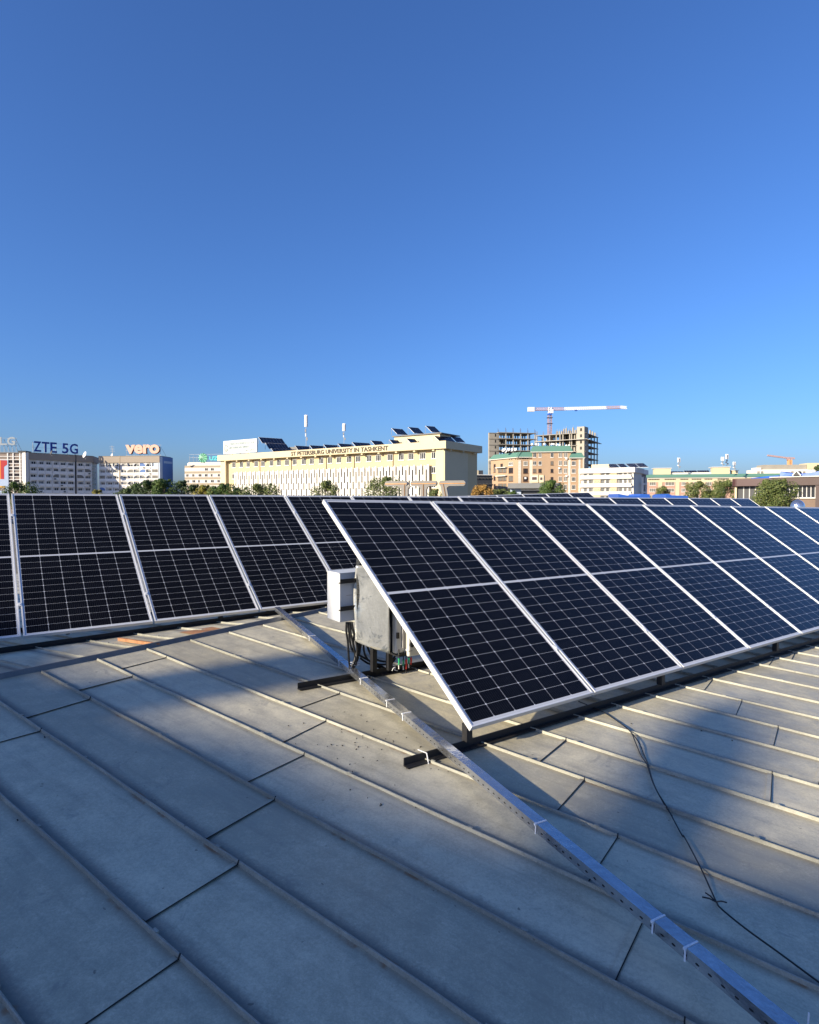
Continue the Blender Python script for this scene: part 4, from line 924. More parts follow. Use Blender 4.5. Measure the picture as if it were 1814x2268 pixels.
def lattice(mb, a, b, w_, n, r=.16, flat=False):
    a, b = Vector(a), Vector(b); d = (b - a).normalized(); up = ZZ if abs(d.z) < .9 else Vector((0, 1, 0)); x = d.cross(up).normalized() * w_ / 2; y = x.cross(d).normalized() * w_ / 2
    cs = [x + y, -x + y, -x - y, x - y] if not flat else [y, x - y, -x - y]
    for c in cs: mb.bar(a + c, b + c, r)
    m = len(cs)
    for i in range(n):
        p, q = a.lerp(b, i / n), a.lerp(b, (i + 1) / n)
        for k in range(m): c, e = cs[k], cs[(k + 1) % m]; mb.bar(p + c, q + e, r * .7); mb.bar(p + c, p + e, r * .7)
p = lambda x, y: at(x, y, CY)
mb = MB(); lattice(mb, p(1217.5, 985), p(1217.5, 919), 1.9, 12, .2); mb.build('mast', M_CRR, cr)
for y in (925, 938): mb = MB(); c = p(1217.5, y); mb.box(c.x - 1.6, c.x + 1.6, c.y - 1.6, c.y + 1.6, c.z - .15, c.z); mb.build('collar', M_SLATE, cr)
mb = MB(); c = p(1217.5, 918); mb.box(c.x - 1.1, c.x + 1.1, c.y - 1.1, c.y + 1.1, c.z - .4, c.z + .6); mb.build('slewing_ring', M_BLUE, cr)
mb = MB(); lattice(mb, p(1217.5, 916), p(1217.5, 902), 1.5, 3, .28); c = p(1220, 911); mb.box(c.x - .5, c.x + 1.0, c.y - 1.8, c.y - .6, c.z - 1.2, c.z + .8); mb.build('head_and_cab', M_CRW, cr)
for x0, x1, y0, y1, m_, n in ((1184, 1250, 906, 905.3, M_CRR, 14), (1250.5, 1343, 905.2, 902.8, M_CRW, 20), (1343.5, 1374, 902.8, 901.8, M_CRR, 7), (1374.5, 1388, 901.8, 903, M_CRW, 3)):
    mb = MB(); lattice(mb, p(x0, y0), p(x1, y1), 1.5, n, .2, True); mb.build('jib_section', m_, cr)
mb = MB(); c = p(1173, 906.5); mb.box(c.x - 1.0, c.x + 2.6, c.y - .8, c.y + .8, c.z - 1.3, c.z + 1.1); mb.build('counterweight', M_CRW, cr)
mb = MB(); c = p(1276, 909); mb.box(c.x - .6, c.x + .6, c.y - .6, c.y + .6, c.z - .3, c.z + .3); mb.build('trolley', M_BLUE, cr)

# ---- tan brick apartment house with green roofs
W1, W2, W3, W4 = Fac(1087, 240, 1147, 225), Fac(1147, 225, 1179, 225), Fac(1179, 224, 1264, 222), Fac(1264.2, 221.4, 1290, 221)
pb_ = thing('brick_house', 'tan brick apartment house with green mansard roofs and pale quoins', 'building', W3.P(3, 0, GROUND_Z)); ZE1, ZE3 = W2.z(1160, 1012.5), W3.z(1220, 1000.5)
for F, zz in ((W1, ZE1), (W2, ZE1), (W3, ZE3), (W4, W4.z(1275, 1014))): wallbox(F, pb_, 0, F.len, GROUND_Z, zz, 12, M_BRICK, 'wall')
def mansard(F, z0, h_, sl, mat=M_TEAL, e=.7, s0=None, s1=None):
    s0 = -e if s0 is None else s0; s1 = F.len + e if s1 is None else s1
    mb = MB(); A = [F.P(s0, e, z0), F.P(s1, e, z0), F.P(s1 - sl, -sl - .4, z0 + h_), F.P(s0 + sl, -sl - .4, z0 + h_)]; B = [F.P(s0, -12, z0), F.P(s1, -12, z0), F.P(s1 - sl, -11, z0 + h_), F.P(s0 + sl, -11, z0 + h_)]
    mb.add(A + B, [(0, 1, 2, 3), (1, 5, 6, 2), (4, 0, 3, 7), (3, 2, 6, 7), (5, 4, 7, 6), (0, 4, 5, 1)]); o = mb.build('roof', mat, pb_)
    mb = MB(); F.box(mb, s0, s1, z0 - .22, z0 - .003, -.3, e + .02); mb.build('eaves', M_WHITEW, o); return o
mansard(W1, ZE1 + .01, 2.0, .9); mansard(W2, ZE1 + .02, 2.0, .9); mansard(W3, ZE3 + .01, 2.3, 1.0); mansard(W4, W4.z(1275, 1014) + .01, 2.0, .9)
for F, pxs in ((W2, ((1147.5, 1153.5),)), (W2, ((1172.5, 1178.5),)), (W3, ((1258, 1263),)), (W4, ((1281, 1285),))):
    for (a, b) in pxs:
        mb = MB(); z = GROUND_Z
        while z < ZE1 - 1.2: F.box(mb, F.s(a), F.s(b), z, z + .5, .003, .12); z += .56
        mb.build('quoin_strip', M_WHITEW, pb_)
rows_ = [(1020.5, 1031.0), (1037.5, 1048), (1055.5, 1066), (1073, 1084), (1090, 1100)]
def win_px(F, px, wpx_, y0, y1, fr=M_WFRAME, gl=None, n=2, **k): return window(F, pb_, F.s(px - wpx_ / 2), F.s(px + wpx_ / 2), F.z(px, y1), F.z(px, y0), .003, fr, gl, n, **k)
for i, (y0, y1) in enumerate(rows_):
    for px in (1183.5, 1195.5): win_px(W3, px, 7, y0 + 1, y1 - 1, M_BFRAME if i in (1, 2) else M_WFRAME)
    win_px(W3, 1222, 6, y0 + 1, y1 - 1, M_BFRAME)
    for px in (1240.5, 1252): win_px(W3, px, 7.5, y0, y1, M_WFRAME, M_GLASS2 if i == 0 else None)
    win_px(W4, 1270, 9, y0 + 1, y1, M_WFRAME, None, 3); win_px(W2, 1163.5, 10, y0, y1 + .5, M_BFRAME, None, 3) if i else win_px(W2, 1163.5, 9, 1022, 1031, M_WFRAME, None, 3)
    if i: win_px(W1, 1095.5, 4, y0 - 1, y1 - 2, M_BFRAME); win_px(W1, 1108, 9, y0 - 2, y1 - 1, M_BFRAME, None, 3); win_px(W1, 1117.5, 8, y0 - 2, y1 - 1, M_BFRAME, M_GLASS2, 2); win_px(W1, 1131.5, 9.5, y0 - 1.5, y1, M_BFRAME, None, 3)
    else: win_px(W1, 1095.5, 4, 1028, 1035, M_BFRAME); win_px(W1, 1111, 5, 1027, 1035, M_BFRAME); win_px(W1, 1131.5, 9.5, 1023.5, 1031, M_WFRAME, None, 3)
for px, y in ((1194, 1003), (1239, 1003)): pass
for i, (y0, y1) in enumerate([(1003, 1013)]):
    for px in (1183.5, 1195.5, 1222): win_px(W3, px, 6.5, y0, y1, M_WFRAME)
    for px in (1240.5, 1252): win_px(W3, px, 7.5, y0, y1, M_WFRAME, M_GLASS2)
for (y0, y1) in ((1035, 1036.5), (1053.5, 1055)):
    mb = MB(); W1.box(mb, W1.s(1101), W1.s(1124), W1.z(1112, y1), W1.z(1112, y0), .004, 1.1); mb.build('bay_ledge', M_WHITEW, pb_)
for F, pxs, ya in ((W1, (1093, 1096, 1112, 1128, 1133, 1142, 1146), 1016), (W2, (1158, 1163, 1168), 1014.5), (W4, (1267, 1271, 1275), 1016.5)):
    for px in pxs: mb = MB(); F.box(mb, F.s(px) - .25, F.s(px) + .25, F.z(px, ya + 2.5), F.z(px, ya), .003, .02); mb.build('attic_vent', M_GAP, pb_)
for px, y in ((1178, 984.3), (1187.5, 984), (1192, 984.6), (1205.5, 983), (1222, 983.5), (1226, 983.8), (1232.5, 985), (1239, 985.5), (1254, 987), (1260, 986.6)): dish(px, y, 226, .42, 'small white satellite dish on the upper green roof of the tan brick house', 'dishes on the upper green roof')
for px, y in ((1114.5, 997), (1120, 999), (1126, 996), (1133, 996.5), (1141, 995.5), (1117, 996)): dish(px, y, 229, .62, 'white satellite dish on the lower left green roof of the tan brick house', 'dishes on the lower green roof')
for px, y in ((1253.5, 1014), (1238, 1035), (1163, 1057), (1254, 1052)):
    F = W3 if px > 1179 else W2; mb = MB(); F.box(mb, F.s(px) - .35, F.s(px) + .35, F.z(px, y + 4), F.z(px, y), .15, .6); mb.build('air_conditioner', M_ANT, pb_)

# ---- grey canopied house before it
GC = Fac(1127, 121, 1236, 118)
gc = thing('canopied_house', 'low house with a broad grey metal canopy and two cream dormers', 'house', GC.P(4, 0, GROUND_Z)); g0, g1 = GC.z(1180, 1081.5), GC.z(1180, 1070)
mb = MB(); mb.prism([GC.P(-.1, 1.0, g0), GC.P(-.1, .5, g1), GC.P(-.1, -6, g1 + .15), GC.P(-.1, -6, g0)], GC.t * (GC.len + .2)); mb.build('canopy', paint('canopy_grey', (.155, .155, .150), .6, .1, .15, .8), gc)
wallbox(GC, gc, .2, GC.s(1153), GROUND_Z, g0 - .01, 5, paint('pale_blue_wall', (.34, .40, .50), .7), 'wall', -.6)
wallbox(GC, gc, GC.s(1153) + .01, GC.len - .1, GROUND_Z, g0 - .5, 5, M_SLATE, 'glass_front', -1.0); wallbox(GC, gc, GC.s(1153) + .01, GC.len - .1, g0 - .49, g0 - .01, 5, M_WHITEW, 'lintel', -.5)
for (a, b, y0) in ((1174, 1191, 1051), (1192.5, 1203, 1052)):
    s0, s1 = GC.s(a), GC.s(b); z0, z1 = g1 + .12, GC.z(a, y0) ; dm = wallbox(GC, gc, s0, s1, z0, z1, 3, M_CREAML, 'dormer', -.8); window(GC, dm, s0 + .2, s1 - .2, z0 + .45, z1 - .4, -.797, M_WFRAME, M_BROWN, 1, .05, sill=False)

# ---- white office with balconies
WO = Fac(1287, 214, 1403, 204); WS = Fac(1403.4, 204.1, 1431, 226)
wo_ = thing('white_office', 'white four storey office with patterned balconies and rooftop solar panels', 'building', WO.P(8, 0, GROUND_Z)); zw = WO.z(1402, 1035)
wallbox(WO, wo_, 0, WO.len, GROUND_Z, zw - 1.75, 12, M_WHITEW, 'wall'); wallbox(WO, wo_, -.6, WO.len + .6, zw - 1.748, zw, 13, paint('bright_parapet', (.60, .57, .53), .7), 'parapet', .9)
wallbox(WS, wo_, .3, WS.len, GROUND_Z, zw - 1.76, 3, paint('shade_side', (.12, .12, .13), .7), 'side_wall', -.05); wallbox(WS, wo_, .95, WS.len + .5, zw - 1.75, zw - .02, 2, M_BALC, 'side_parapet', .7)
for f in range(4):
    y = 1061 + 18.1 * f; z = WO.z(1345, y); mb = MB(); WO.box(mb, -.3, WO.len - .4, z, z + .65, .004, 1.0); WO.box(mb, 0, WO.len - .7, z + .651, z + 1.35, .75, .95); mb.build('balcony_band', M_WHITEW, wo_)
    zt2 = z + 3.1 - .25
    for (a, b, pat) in ((1292, 1300, 0), (1304, 1313, 0), (1315, 1331, 1), (1332, 1339, 0), (1341, 1350, 0), (1352, 1367, 1), (1369, 1378, 0), (1381, 1388, 0), (1391, 1399, 0)):
        if not pat: window(WO, wo_, WO.s(a), WO.s(b), z + .9, zt2 - .2, .005, M_WFRAME, M_GLASS, 3, .1, sill=False)
        else:
            mb = MB(); s0, s1 = WO.s(a), WO.s(b); WO.box(mb, s0, s1, z + .66, zt2, .50, .58); n = 3
            o = mb.build('patterned_panel', M_CREAML, wo_); mb = MB()
            for q in range(n):
                for w2 in range(2):
                    c = WO.P(s0 + (s1 - s0) * (q + .5) / n, .6, z + 1.0 + w2 * .85 + .2); rr = .36
                    for k in range(8): A_, B_ = 2 * math.pi * k / 8, 2 * math.pi * (k + 1) / 8; mb.bar(c + WO.t * rr * math.cos(A_) + ZZ * rr * math.sin(A_), c + WO.t * rr * math.cos(B_) + ZZ * rr * math.sin(B_), .11)
            mb.build('ring_relief', M_BEIGE, o)
for f in range(3):
    z = WS.z(1418, 1062 + 18 * f); mb = MB(); WS.box(mb, 7.5, 9.0, z - .1, z + .4, 1.0, 1.4) if False else None
    window(WS, wo_, 1.2, 5.5, z + .6, z + 2.4, -.045, M_BALC, M_GLASS, 3); 
mb = MB()
for s_ in (8.0, 15.5): WS.box(mb, s_, s_ + .6, GROUND_Z, WS.z(1420, 1058), 1.2, 1.8)
for f in range(4): z = WS.z(1420, 1071 + 18 * f); WS.box(mb, 8.61, 15.49, z - .5, z, 1.25, 1.75)
mb.build('stair_frame', M_BALC, wo_)
wallbox(WO, wo_, WO.s(1302), WO.s(1341), zw + .01, WO.z(1320, 1027.5), 6, M_CREAML, 'penthouse', -4)
for i, (x0, x1) in enumerate(((1346, 1366), (1368, 1384), (1388, 1408), (1409, 1428))):
    pv(WO, '%s tilted solar array from the left on the white office roof' % ORD[i], WO.s(x0) + .6, WO.s(x1) + .6, zw + .05, zw + 1.7, -1.5 - i * .3, 4, 4, 'solar arrays on the white office', skew=2.6)

# ---- rose brick block with the long green roof
PK = Fac(1432, 300, 1735, 286)
pk = thing('rose_brick_block', 'long rose brick block with a green roof band and cream penthouses', 'building', PK.P(20, 0, GROUND_Z)); z0, z1 = PK.z(1530, 1057.3), PK.z(1530, 1050)
wallbox(PK, pk, 0, PK.len, GROUND_Z, z0 - .5, 14, M_BRICK2, 'wall'); wallbox(PK, pk, -.2, PK.len, z0 - .498, z0, 14, M_WHITEW, 'cornice', .5)
mb = MB(); mb.prism([PK.P(-.4, .9, z0 + .003), PK.P(-.4, -1.2, z1), PK.P(-.4, -13, z1), PK.P(-.4, -13, z0 + .003)], PK.t * (PK.len + .4)); mb.build('roof', M_TEAL, pk)
wallbox(PK, pk, 0, PK.len, z0 - 2.3, z0 - .502, -.003, M_CREAML, 'frieze', .12)
for a, b in ((1437, 1459), (1473, 1495), (1508, 1524), (1533, 1552), (1561, 1577), (1590, 1612)):
    px = a
    while px < b: mb = MB(); PK.box(mb, PK.s(px) - .28, PK.s(px) + .28, z0 - 1.25, z0 - .62, .121, .14); mb.build('attic_vent', M_GAP, pk); px += 3.6
for px in (1462, 1500, 1529, 1556, 1583): mb = MB(); c = PK.s(px); PK.box(mb, c - .9, c + .9, GROUND_Z, z0 - 2.31, .002, .25); mb.build('pilaster', M_CREAML, pk)
for r in range(3):
    for px, w_ in ((1445, 14), (1483, 20), (1513, 9), (1542, 12), (1569, 12), (1600, 13)):
        window(PK, pk, PK.s(px - w_ / 2), PK.s(px + w_ / 2), PK.z(px, 1075 + 14.5 * r), PK.z(px, 1067.5 + 14.5 * r), .01, M_WFRAME, M_GLASS2, 3)
for (a, b, y0, d) in ((1450, 1487, 1037.5, -2), (1580, 1618, 1035, -2), (1625, 1637, 1042, -2.5)):
    o = wallbox(PK, pk, PK.s(a), PK.s(b), z1 + .01, PK.z(a, y0), 6, M_CREAML, 'penthouse', d); mb = MB(); PK.box(mb, PK.s(a) - .4, PK.s(b) + .4, PK.z(a, y0) + .002, PK.z(a, y0) + .3, d - 6.3, d + .4); mb.build('roof', M_WHITEW, o)
mb = MB(); PK.box(mb, PK.s(1488), PK.s(1579), z1 + .01, PK.z(1530, 1046), -5, -3); mb.build('roof_parapet', M_WHITEW, pk)
for i, (x0, x1) in enumerate(((1486, 1517), (1519, 1547), (1549, 1575))): pv(PK, '%s solar array from the left on the rose brick block roof' % ORD[i], PK.s(x0), PK.s(x1), PK.z(1530, 1045.8), PK.z(1530, 1041 if i else 1042.5), -3.5, 2, 5, 'solar arrays on the rose brick block')
mast('antenna_mast', 'thin antenna mast left of centre on the rose brick block', 1503.5, 1014, 1040, 292, 'masts on the rose brick block', 2)
mast('antenna_mast', 'thick antenna mast on the right penthouse of the rose brick block', 1600.5, 1012, 1034, 284, 'masts on the rose brick block', 3)
mast('antenna_mast', 'tallest antenna mast on the right penthouse of the rose brick block', 1610, 1006, 1034, 286, 'masts on the rose brick block', 2)
mast('antenna_mast', 'short antenna mast beside the small right penthouse of the rose brick block', 1626.5, 1023, 1042, 283, 'masts on the rose brick block', 2)

# ---- far white block and red crane
FW = Fac(1672, 400, 1850, 392)
fw = thing('far_white_block', 'far white block with a grey roof storey under the red crane', 'building', FW.P(20, 0, GROUND_Z))
wallbox(FW, fw, 0, FW.len, GROUND_Z, FW.z(1730, 1039.5), 15, M_WHITEW, 'wall'); wallbox(FW, fw, FW.s(1691), FW.s(1787), FW.z(1730, 1039.4), FW.z(1740, 1029), 12, M_CONC, 'roof_storey', -1); wallbox(FW, fw, .5, FW.s(1686), FW.z(1730, 1039.4), FW.z(1680, 1035.5), 8, M_WHITEW, 'stair_head', -1)
wallbox(FW, fw, FW.s(1788), FW.len, FW.z(1730, 1039.4), FW.z(1800, 1025.5), 12, M_CREAML, 'corner_block', .4)
for px in (1679, 1687, 1754, 1771, 1780): window(FW, fw, FW.s(px - 3), FW.s(px + 3), FW.z(px, 1050), FW.z(px, 1043.5), .003, M_BALC, M_GLASS2, 2)
RY = 620; p = lambda x, y: at(x, y, RY)
rc = thing('tower_crane', 'distant small red crane above the far white block at right', 'crane', p(1749, 1030))
mb = MB(); lattice(mb, p(1749, 1040), p(1749, 1018), 2.6, 5, .9); mb.build('mast', paint('crane_orange', (.62, .33, .16), .6), rc)
mb = MB(); lattice(mb, p(1700, 1008.5), p(1745, 1014.5), 1.2, 10, .5, True); mb.build('jib', M_CRR, rc); mb = MB(); lattice(mb, p(1745, 1014.3), p(1760, 1015), 1.2, 3, .6, True); c = p(1745, 1016.5); mb.box(c.x - 1.2, c.x + .8, c.y - 1, c.y + 1, c.z - 1, c.z + .8); mb.build('counter_jib', M_CRR, rc)

# ---- brown restaurant-like building at the right
BR = Fac(1628, 97, 1830, 88)
br = thing('brown_building', 'low brown clad building with a curved canopy band and dark windows', 'building', BR.P(8, 0, GROUND_Z)); s1 = BR.s(1709); zb0, zb1 = BR.z(1660, 1076.5), BR.z(1660, 1060)
mb = MB(); pts = [(s1, .3), (s1, -5), (-.2, -5)] + [(-.6 + .9 - .9 * math.cos(a), -.6 + .9 * math.sin(a)) for a in [R(15 * k) for k in range(0, 7)]]
mb.prism([BR.P(x, d, zb0) for x, d in pts], ZZ * (zb1 - zb0)); mb.build('canopy', paint('maroon_cladding', (.065, .030, .029), .4, 0, .1, .6), br)
wallbox(BR, br, s1 + .003, BR.len, BR.z(1760, 1075), BR.z(1760, 1057), 6, M_BROWN, 'upper_band', .4); wallbox(BR, br, s1 - .2, BR.len, BR.z(1760, 1056.9), BR.z(1760, 1055.3), 6.2, M_WHITEW, 'coping', .6)
wallbox(BR, br, -.2, .1, GROUND_Z, zb0 - .01, 5, M_CREAML, 'corner_wall', -.4); wallbox(BR, br, .12, s1, GROUND_Z, zb0 - .01, 5, M_SLATE, 'window_wall', -.9)
for k in range(4): x = BR.s(1643 + 13 * k); mb = MB(); BR.box(mb, x - .08, x + .08, GROUND_Z, zb0 - .02, -.9, -.8); mb.build('mullion', M_STEEL, br)
zs0, zs1 = BR.z(1770, 1101.5), BR.z(1770, 1075.2); wallbox(BR, br, s1, BR.s(1807), zs0, zs1 - .003, 5, M_GLASS, 'window_wall', -.6)
for k in range(8): x = BR.s(1737 + 9.5 * k); mb = MB(); BR.box(mb, x - .06, x + .06, zs0, zs1 - .01, -.6, -.45); mb.build('mullion', M_STEEL, br)
wallbox(BR, br, s1, BR.s(1807), zs0 - .18, zs0 - .003, 1, M_WHITEW, 'sill', .2); wallbox(BR, br, s1, BR.s(1807), GROUND_Z, zs0 - .183, 5, M_TAN, 'wall', -.1); wallbox(BR, br, BR.s(1807) + .003, BR.len, GROUND_Z, BR.z(1810, 1075.1), 5, M_BROWN, 'corner_pier', .35)
# blue sheet roof with a small triangular dormer
bt = thing('blue_roof', 'bright blue sheeted roof with a white edged triangular dormer behind the brown building', 'roof', BR.P(BR.s(1770), -4, BR.z(1770, 1056)))
BQ = Fac(1660, 104, 1840, 95); mb = MB()
prof = [(1662, 1059, 1059.5), (1700, 1054.5, 1059), (1724.6, 1053, 1058)]; vs = [BQ.P(BQ.s(x), 0, BQ.z(x, y)) for x, y, _ in prof] + [BQ.P(BQ.s(x), .6, BQ.z(x, y2) - .6) for x, _, y2 in prof][::-1]
mb.prism(vs, BQ.o * -4); prof = [(1725, 1043.8), (1738, 1047.2), (1755, 1048.8), (1775, 1048.5), (1795, 1046.5), (1814, 1042.5), (1838, 1038)]
vs = [BQ.P(BQ.s(x), -.5, BQ.z(x, y)) for x, y in prof] + [BQ.P(BQ.s(1838), -.2, BQ.z(1838, 1060)), BQ.P(BQ.s(1725), -.2, BQ.z(1725, 1060))]; mb.prism(vs, BQ.o * -5); mb.build('sheet', M_BLUE, bt)
c = lambda x, y, d: BQ.P(BQ.s(x), d, BQ.z(x, y))
mb = MB(); mb.prism([c(1756.5, 1053.5, .3), c(1764.5, 1043, .3), c(1773.5, 1053.5, .3)], BQ.o * -2); mb.build('dormer', M_SLATE, bt)
mb = MB(); mb.bar(c(1756, 1053.5, .36), c(1765.3, 1042.2, .36), .17); mb.bar(c(1764.7, 1042.2, .36), c(1774.5, 1053.5, .36), .17); mb.build('dormer_trim', M_WHITEW, bt)
# blue roofs low behind the panels
for (pts, lab, Y) in (([(1370, 1108), (1370, 1093.5), (1398, 1099), (1418, 1098.5), (1419, 1094), (1439, 1094.5), (1441, 1108)], 'bright blue sheet roof below the white office', 62), ([(1474, 1108), (1475, 1096), (1481, 1093.8), (1488, 1097), (1524, 1098.5), (1525, 1108)], 'bright blue sheet roof below the rose brick block', 64)):
    mb = MB(); mb.prism([at(x, y, Y) for x, y in pts], Vector((.6, 5, 0))); o = tag(mb.build('blue_roof', M_BLUE), lab, 'roof')
    a, b = at(pts[0][0] + 1, 1107, Y + .3), at(pts[-1][0] - 1, 1107, Y + .3); mb = MB(); mb.box(a.x, b.x, a.y, a.y + 4.4, GROUND_Z, a.z - .05); w2 = mb.build('wall', M_TAN, None); w2.parent = o
# mirrored dome
dc = at(1766.5, 1124, 50); ds = thing('mirror_dome', 'silver mirrored dome in front of the brown building', 'dome', Vector((dc.x, dc.y, GROUND_Z)))
mb = MB(); rad = 14.5 / FPX * 50; n, m_ = 20, 8; vs = [dc + Vector((rad * math.cos(2 * math.pi * k / n) * math.cos(j / m_ * 1.5), rad * math.sin(2 * math.pi * k / n) * math.cos(j / m_ * 1.5), rad * 1.2 * math.sin(j / m_ * 1.5))) for j in range(m_ + 1) for k in range(n)]
mb.add(vs, [(j * n + k, j * n + (k + 1) % n, (j + 1) * n + (k + 1) % n, (j + 1) * n + k) for j in range(m_) for k in range(n)] + [tuple(range(m_ * n, (m_ + 1) * n))]); mb.build('shell', galvanised('mirror_steel', (.75, .76, .78), .12, 3), ds)
mb = MB(); mb.tube([Vector((dc.x, dc.y, GROUND_Z)), dc], rad * .95, 16); mb.build('drum', M_TAN, ds)

# ---------------------------------------------------------------- trees
def leaf_mat(name, c0, c1):
    m, b, g = newmat(name, c0, .55, 0, .25)
    geo = g.n.new('ShaderNodeNewGeometry'); rnd = geo.outputs['Random Per Island']
    g.link(g.mix(rnd, c4(c0), c4(c1)), b.inputs['Base Color']); b.inputs['Transmission Weight'].default_value = 0
    return m
LM = {'green': leaf_mat('green_leaves', (.03, .07, .014), (.09, .13, .03)), 'yellow': leaf_mat('yellow_leaves', (.11, .12, .02), (.25, .20, .03)), 'orange': leaf_mat('orange_leaves', (.16, .10, .025), (.36, .20, .05)),
      'olive': leaf_mat('olive_leaves', (.045, .075, .02), (.135, .15, .045)), 'dark': leaf_mat('dark_leaves', (.022, .05, .014), (.07, .095, .028))}
M_BARK = paint('bark', (.10, .075, .05), .9)
def tree(label, px, ytop, wpx, Y, kind, zlow=-4., n=900, group='trees behind the panels', leaf=None, lumps=9, name='leafy_tree', pos=None, ztop=None, rad=None, cone=False):
    k = Y / FPX; c = at(px, ytop, Y) if pos is None else pos; zt = c.z if ztop is None else ztop; rx = wpx / 2 * k if rad is None else rad; leaf = leaf or max(.16, 3.6 * k); n = int(n * (1 if pos else 5))
    base = Vector((c.x, c.y, GROUND_Z)); r = thing(name, label, 'tree', base, group); hc = (zt - zlow); rx *= 1.2
    mb = MB(); top = Vector((c.x, c.y, zt - hc * .25)); pth = [base, base + ZZ * (zlow - GROUND_Z), top]
    mb.tube(pth, .22 + rx * .03, 7, .05); cl = []
    for i in range(lumps):
        f = ((i + .5) / lumps) ** .6; a = i * 2.4 + random.random(); wv = max(.3, 1 - f ** 4) ** .5 if not cone else (1 - f) ** .75 + .04
        q = Vector((c.x + math.cos(a) * rx * .72 * wv, c.y + math.sin(a) * rx * .72 * wv, zlow + hc * f)); rr = min(rx * random.uniform(.38, .55) * (wv if cone else 1), max(.15, zt - q.z + .02) if not cone else 99)
        cl.append((q, rr)); mb.tube([Vector((c.x, c.y, zlow + hc * max(0, f - .3))), q], .07, 5, .02)
    cl.append((Vector((c.x + random.uniform(-.2, .2) * rx, c.y, zt - rx * .34)), rx * .36)) if not cone else None
    mb.build('trunk', M_BARK, r); mb = MB()
    for i in range(n):
        q, rr = random.choice(cl); d = Vector((random.gauss(0, 1), random.gauss(0, 1), random.gauss(0, 1))).normalized(); p_ = q + d * rr * random.uniform(.35, 1.08) ** .7
        if p_.z > zt + .3: continue
        nrm = (d + Vector((random.uniform(-.8, .8), random.uniform(-.8, .8), random.uniform(-.4, .9)))).normalized(); x = nrm.cross(Vector((random.random(), random.random(), .3))).normalized(); y = nrm.cross(x); s_ = leaf * random.uniform(.5, 1.15)
        mb.add([p_ - x * s_ * .5, p_ + y * s_ * .35, p_ + x * s_ * .5, p_ - y * s_ * .35 + nrm * s_ * .1], [(0, 1, 2, 3)])
    mb.build('crown', LM[kind], r, fix=False); return r
tree('round green tree before the brown banded block at the left edge', 45, 1067, 66, 120, 'green', -3)
tree('small yellow bush peeping over the panels before the white apartment block', 216, 1085, 26, 110, 'yellow', -3, 350)
tree('low dark tree before the right wing of the white apartment block', 282, 1082, 50, 118, 'dark', -3)
tree('tall dark tree before the salmon lettered wing', 332, 1063, 62, 112, 'dark', -3, 1300)
tree('dark tree right below the blue end wall', 364, 1061, 52, 110, 'green', -3, 1300)
tree('low dark tree squeezed between two taller ones before the salmon lettered wing', 302, 1071, 46, 122, 'green', -3)
tree('low green tree just right of the yellowing tree', 474, 1077, 40, 112, 'green', -3, 700)
tree('low dark green bush before the left end of the slotted screen', 532, 1080, 48, 112, 'dark', -3, 700)
tree('thin dark tree in the gap right of the blue end wall', 402, 1064, 34, 116, 'dark', -3, 600)
tree('dim green tree before the block with the green star', 432, 1073, 40, 116, 'dark', -3, 600)
tree('yellowing tree before the block with the green star', 452, 1074, 44, 108, 'yellow', -3)
tree('bright green tree at the left corner of the university', 494, 1071, 60, 104, 'green', -3, 1200)
tree('ragged olive tree before the left part of the slotted screen', 580, 1071, 84, 104, 'olive', -3, 1300)
tree('small ragged olive tree under the middle of the slotted screen', 722, 1064, 56, 104, 'olive', -3, 800)
tree('tall ragged olive tree before the right part of the slotted screen', 850, 1056, 84, 100, 'olive', -3, 1300)
tree('small bush seen between the roof letters before the university', 965, 1083, 44, 96, 'olive', -3, 450)
tree('orange autumn tree between the university and the brick house', 1067, 1074, 42, 128, 'orange', -3, 1000)
tree('olive bush at the left foot of the brick house', 1106, 1083, 50, 132, 'olive', -3, 700)
tree('small green bush before the pale blue wall of the canopied house', 1137, 1087, 22, 100, 'green', -2, 300)
tree('dense green tree beside the grey canopy', 1219, 1064, 52, 100, 'green', -3, 1300)
tree('small olive tree at the left end of the rose brick block', 1468, 1077, 28, 150, 'olive', -3, 600)
tree('ragged olive tree in the middle of the rose brick block', 1545, 1066, 46, 140, 'olive', -3, 800)
tree('low olive tree between two taller ones before the rose brick block', 1575, 1086, 36, 140, 'olive', -3, 500)
tree('bushy olive tree before the right end of the rose brick block', 1606, 1063, 52, 128, 'olive', -3, 1000)
tree('big bushy olive tree before the brown building', 1717, 1062, 80, 56, 'olive', -3.4, 3600, leaf=.17, lumps=16)
tree('dark tree top at the right picture edge above the blue roof', 1813, 1030, 14, 110, 'dark', 3, 200)

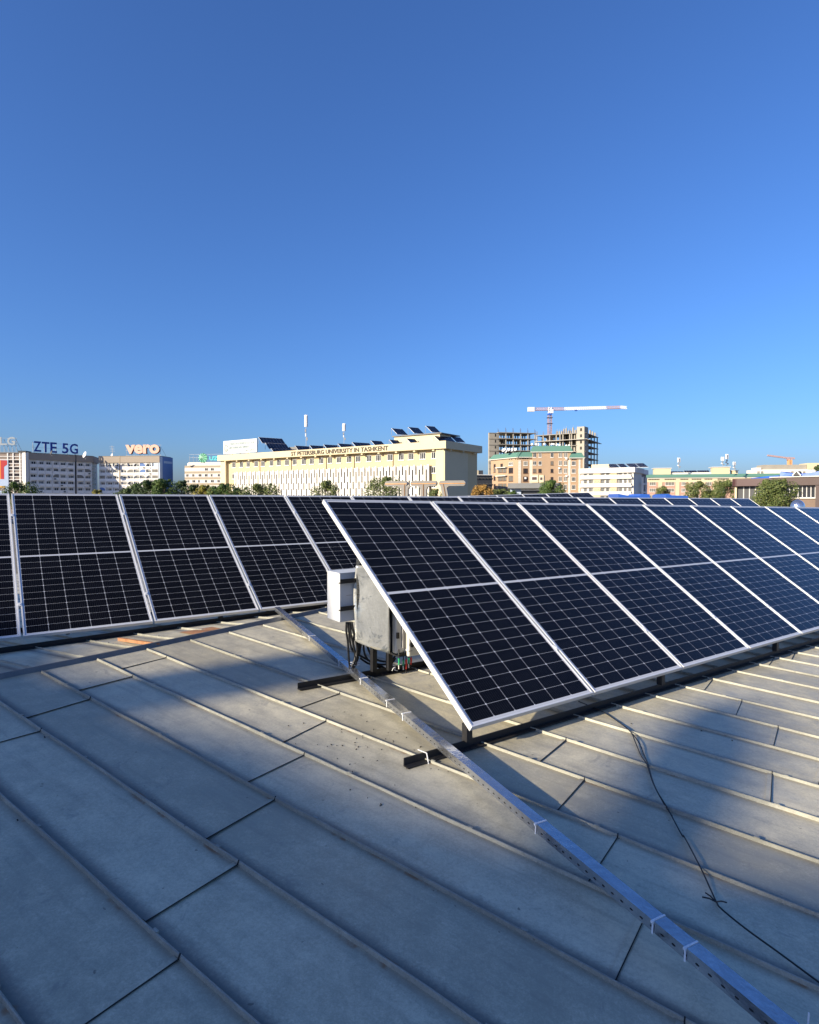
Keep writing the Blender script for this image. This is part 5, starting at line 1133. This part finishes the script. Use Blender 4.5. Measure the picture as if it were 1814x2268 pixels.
# ---------------------------------------------------------------- shade on the roof: an added house-shaped blocker and two poplars behind the camera
SH = Vector((to_sun.x, to_sun.y, 0)).normalized(); SPp = Vector((-SH.y, SH.x, 0)); TAN = math.tan(SUN_EL)
nb = thing('added_shade_house', 'added house-shaped block behind the viewer, its roofline shaped to shade the roof', 'house', SH * 32 + Vector((0, 0, GROUND_Z)))
top = [(-14, -1.12), (-5.4, -1.08), (-4.4, -1.02), (-3.7, -.98), (-3.2, -.88), (-2.3, -.82), (-1.6, -.72), (-1.0, -.50), (1, -.35), (8, -.3)]
mb = MB(); D0 = 30.0
q = [SH * D0 - SPp * -s_ + ZZ * (z + TAN * D0) for s_, z in top]
q = [SH * D0 + SPp * s_ + ZZ * (z + TAN * D0) for s_, z in top]
mb.prism(q + [SH * D0 + SPp * 8 + ZZ * GROUND_Z, SH * D0 + SPp * -14 + ZZ * GROUND_Z], SH * 6); mb.build('wall', paint('shade_house_plaster', (.42, .38, .32), .85), nb)
def poplar(label, s0, z0, s1, z1, w_, D=29):
    """narrow tree; its crown reaches from the sun-plane point (s0, z0) up to (s1, z1)"""
    a, b = SH * D + SPp * s0 + ZZ * (z0 + TAN * D), SH * D + SPp * s1 + ZZ * (z1 + TAN * D); base = Vector((a.x, a.y, GROUND_Z))
    r = thing('poplar_tree', label, 'tree', base, 'poplars behind the viewer'); c = (a + b) / 2; ax = (b - a) / 2
    mb = MB(); mb.tube([base, a, c, b - ax * .2], .16, 7, .02); mb.build('trunk', M_BARK, r); mb = MB()
    for i in range(3200):
        t = random.uniform(-1, 1); rr = w_ * math.sqrt(max(0, 1 - t * t)) * random.random() ** .5; an = random.uniform(0, 6.28)
        p_ = c + ax * t + SPp * rr * math.cos(an) + SH * rr * math.sin(an); n_ = Vector((random.gauss(0, 1), random.gauss(0, 1), random.gauss(0, .6))).normalized(); x = n_.orthogonal().normalized(); y = n_.cross(x); q = random.uniform(.05, .1)
        mb.add([p_ - x * q, p_ + y * q * .7, p_ + x * q, p_ - y * q * .7], [(0, 1, 2, 3)])
    mb.build('crown', LM['green'], r, fix=False)
poplar('slim poplar behind the viewer whose tip shades the electrical box', -4.45, -1.5, -4.40, .22, .36)
poplar('slim leaning poplar behind the viewer whose tip shades the right of the roof', -1.38, -.85, -2.20, .14, .29)
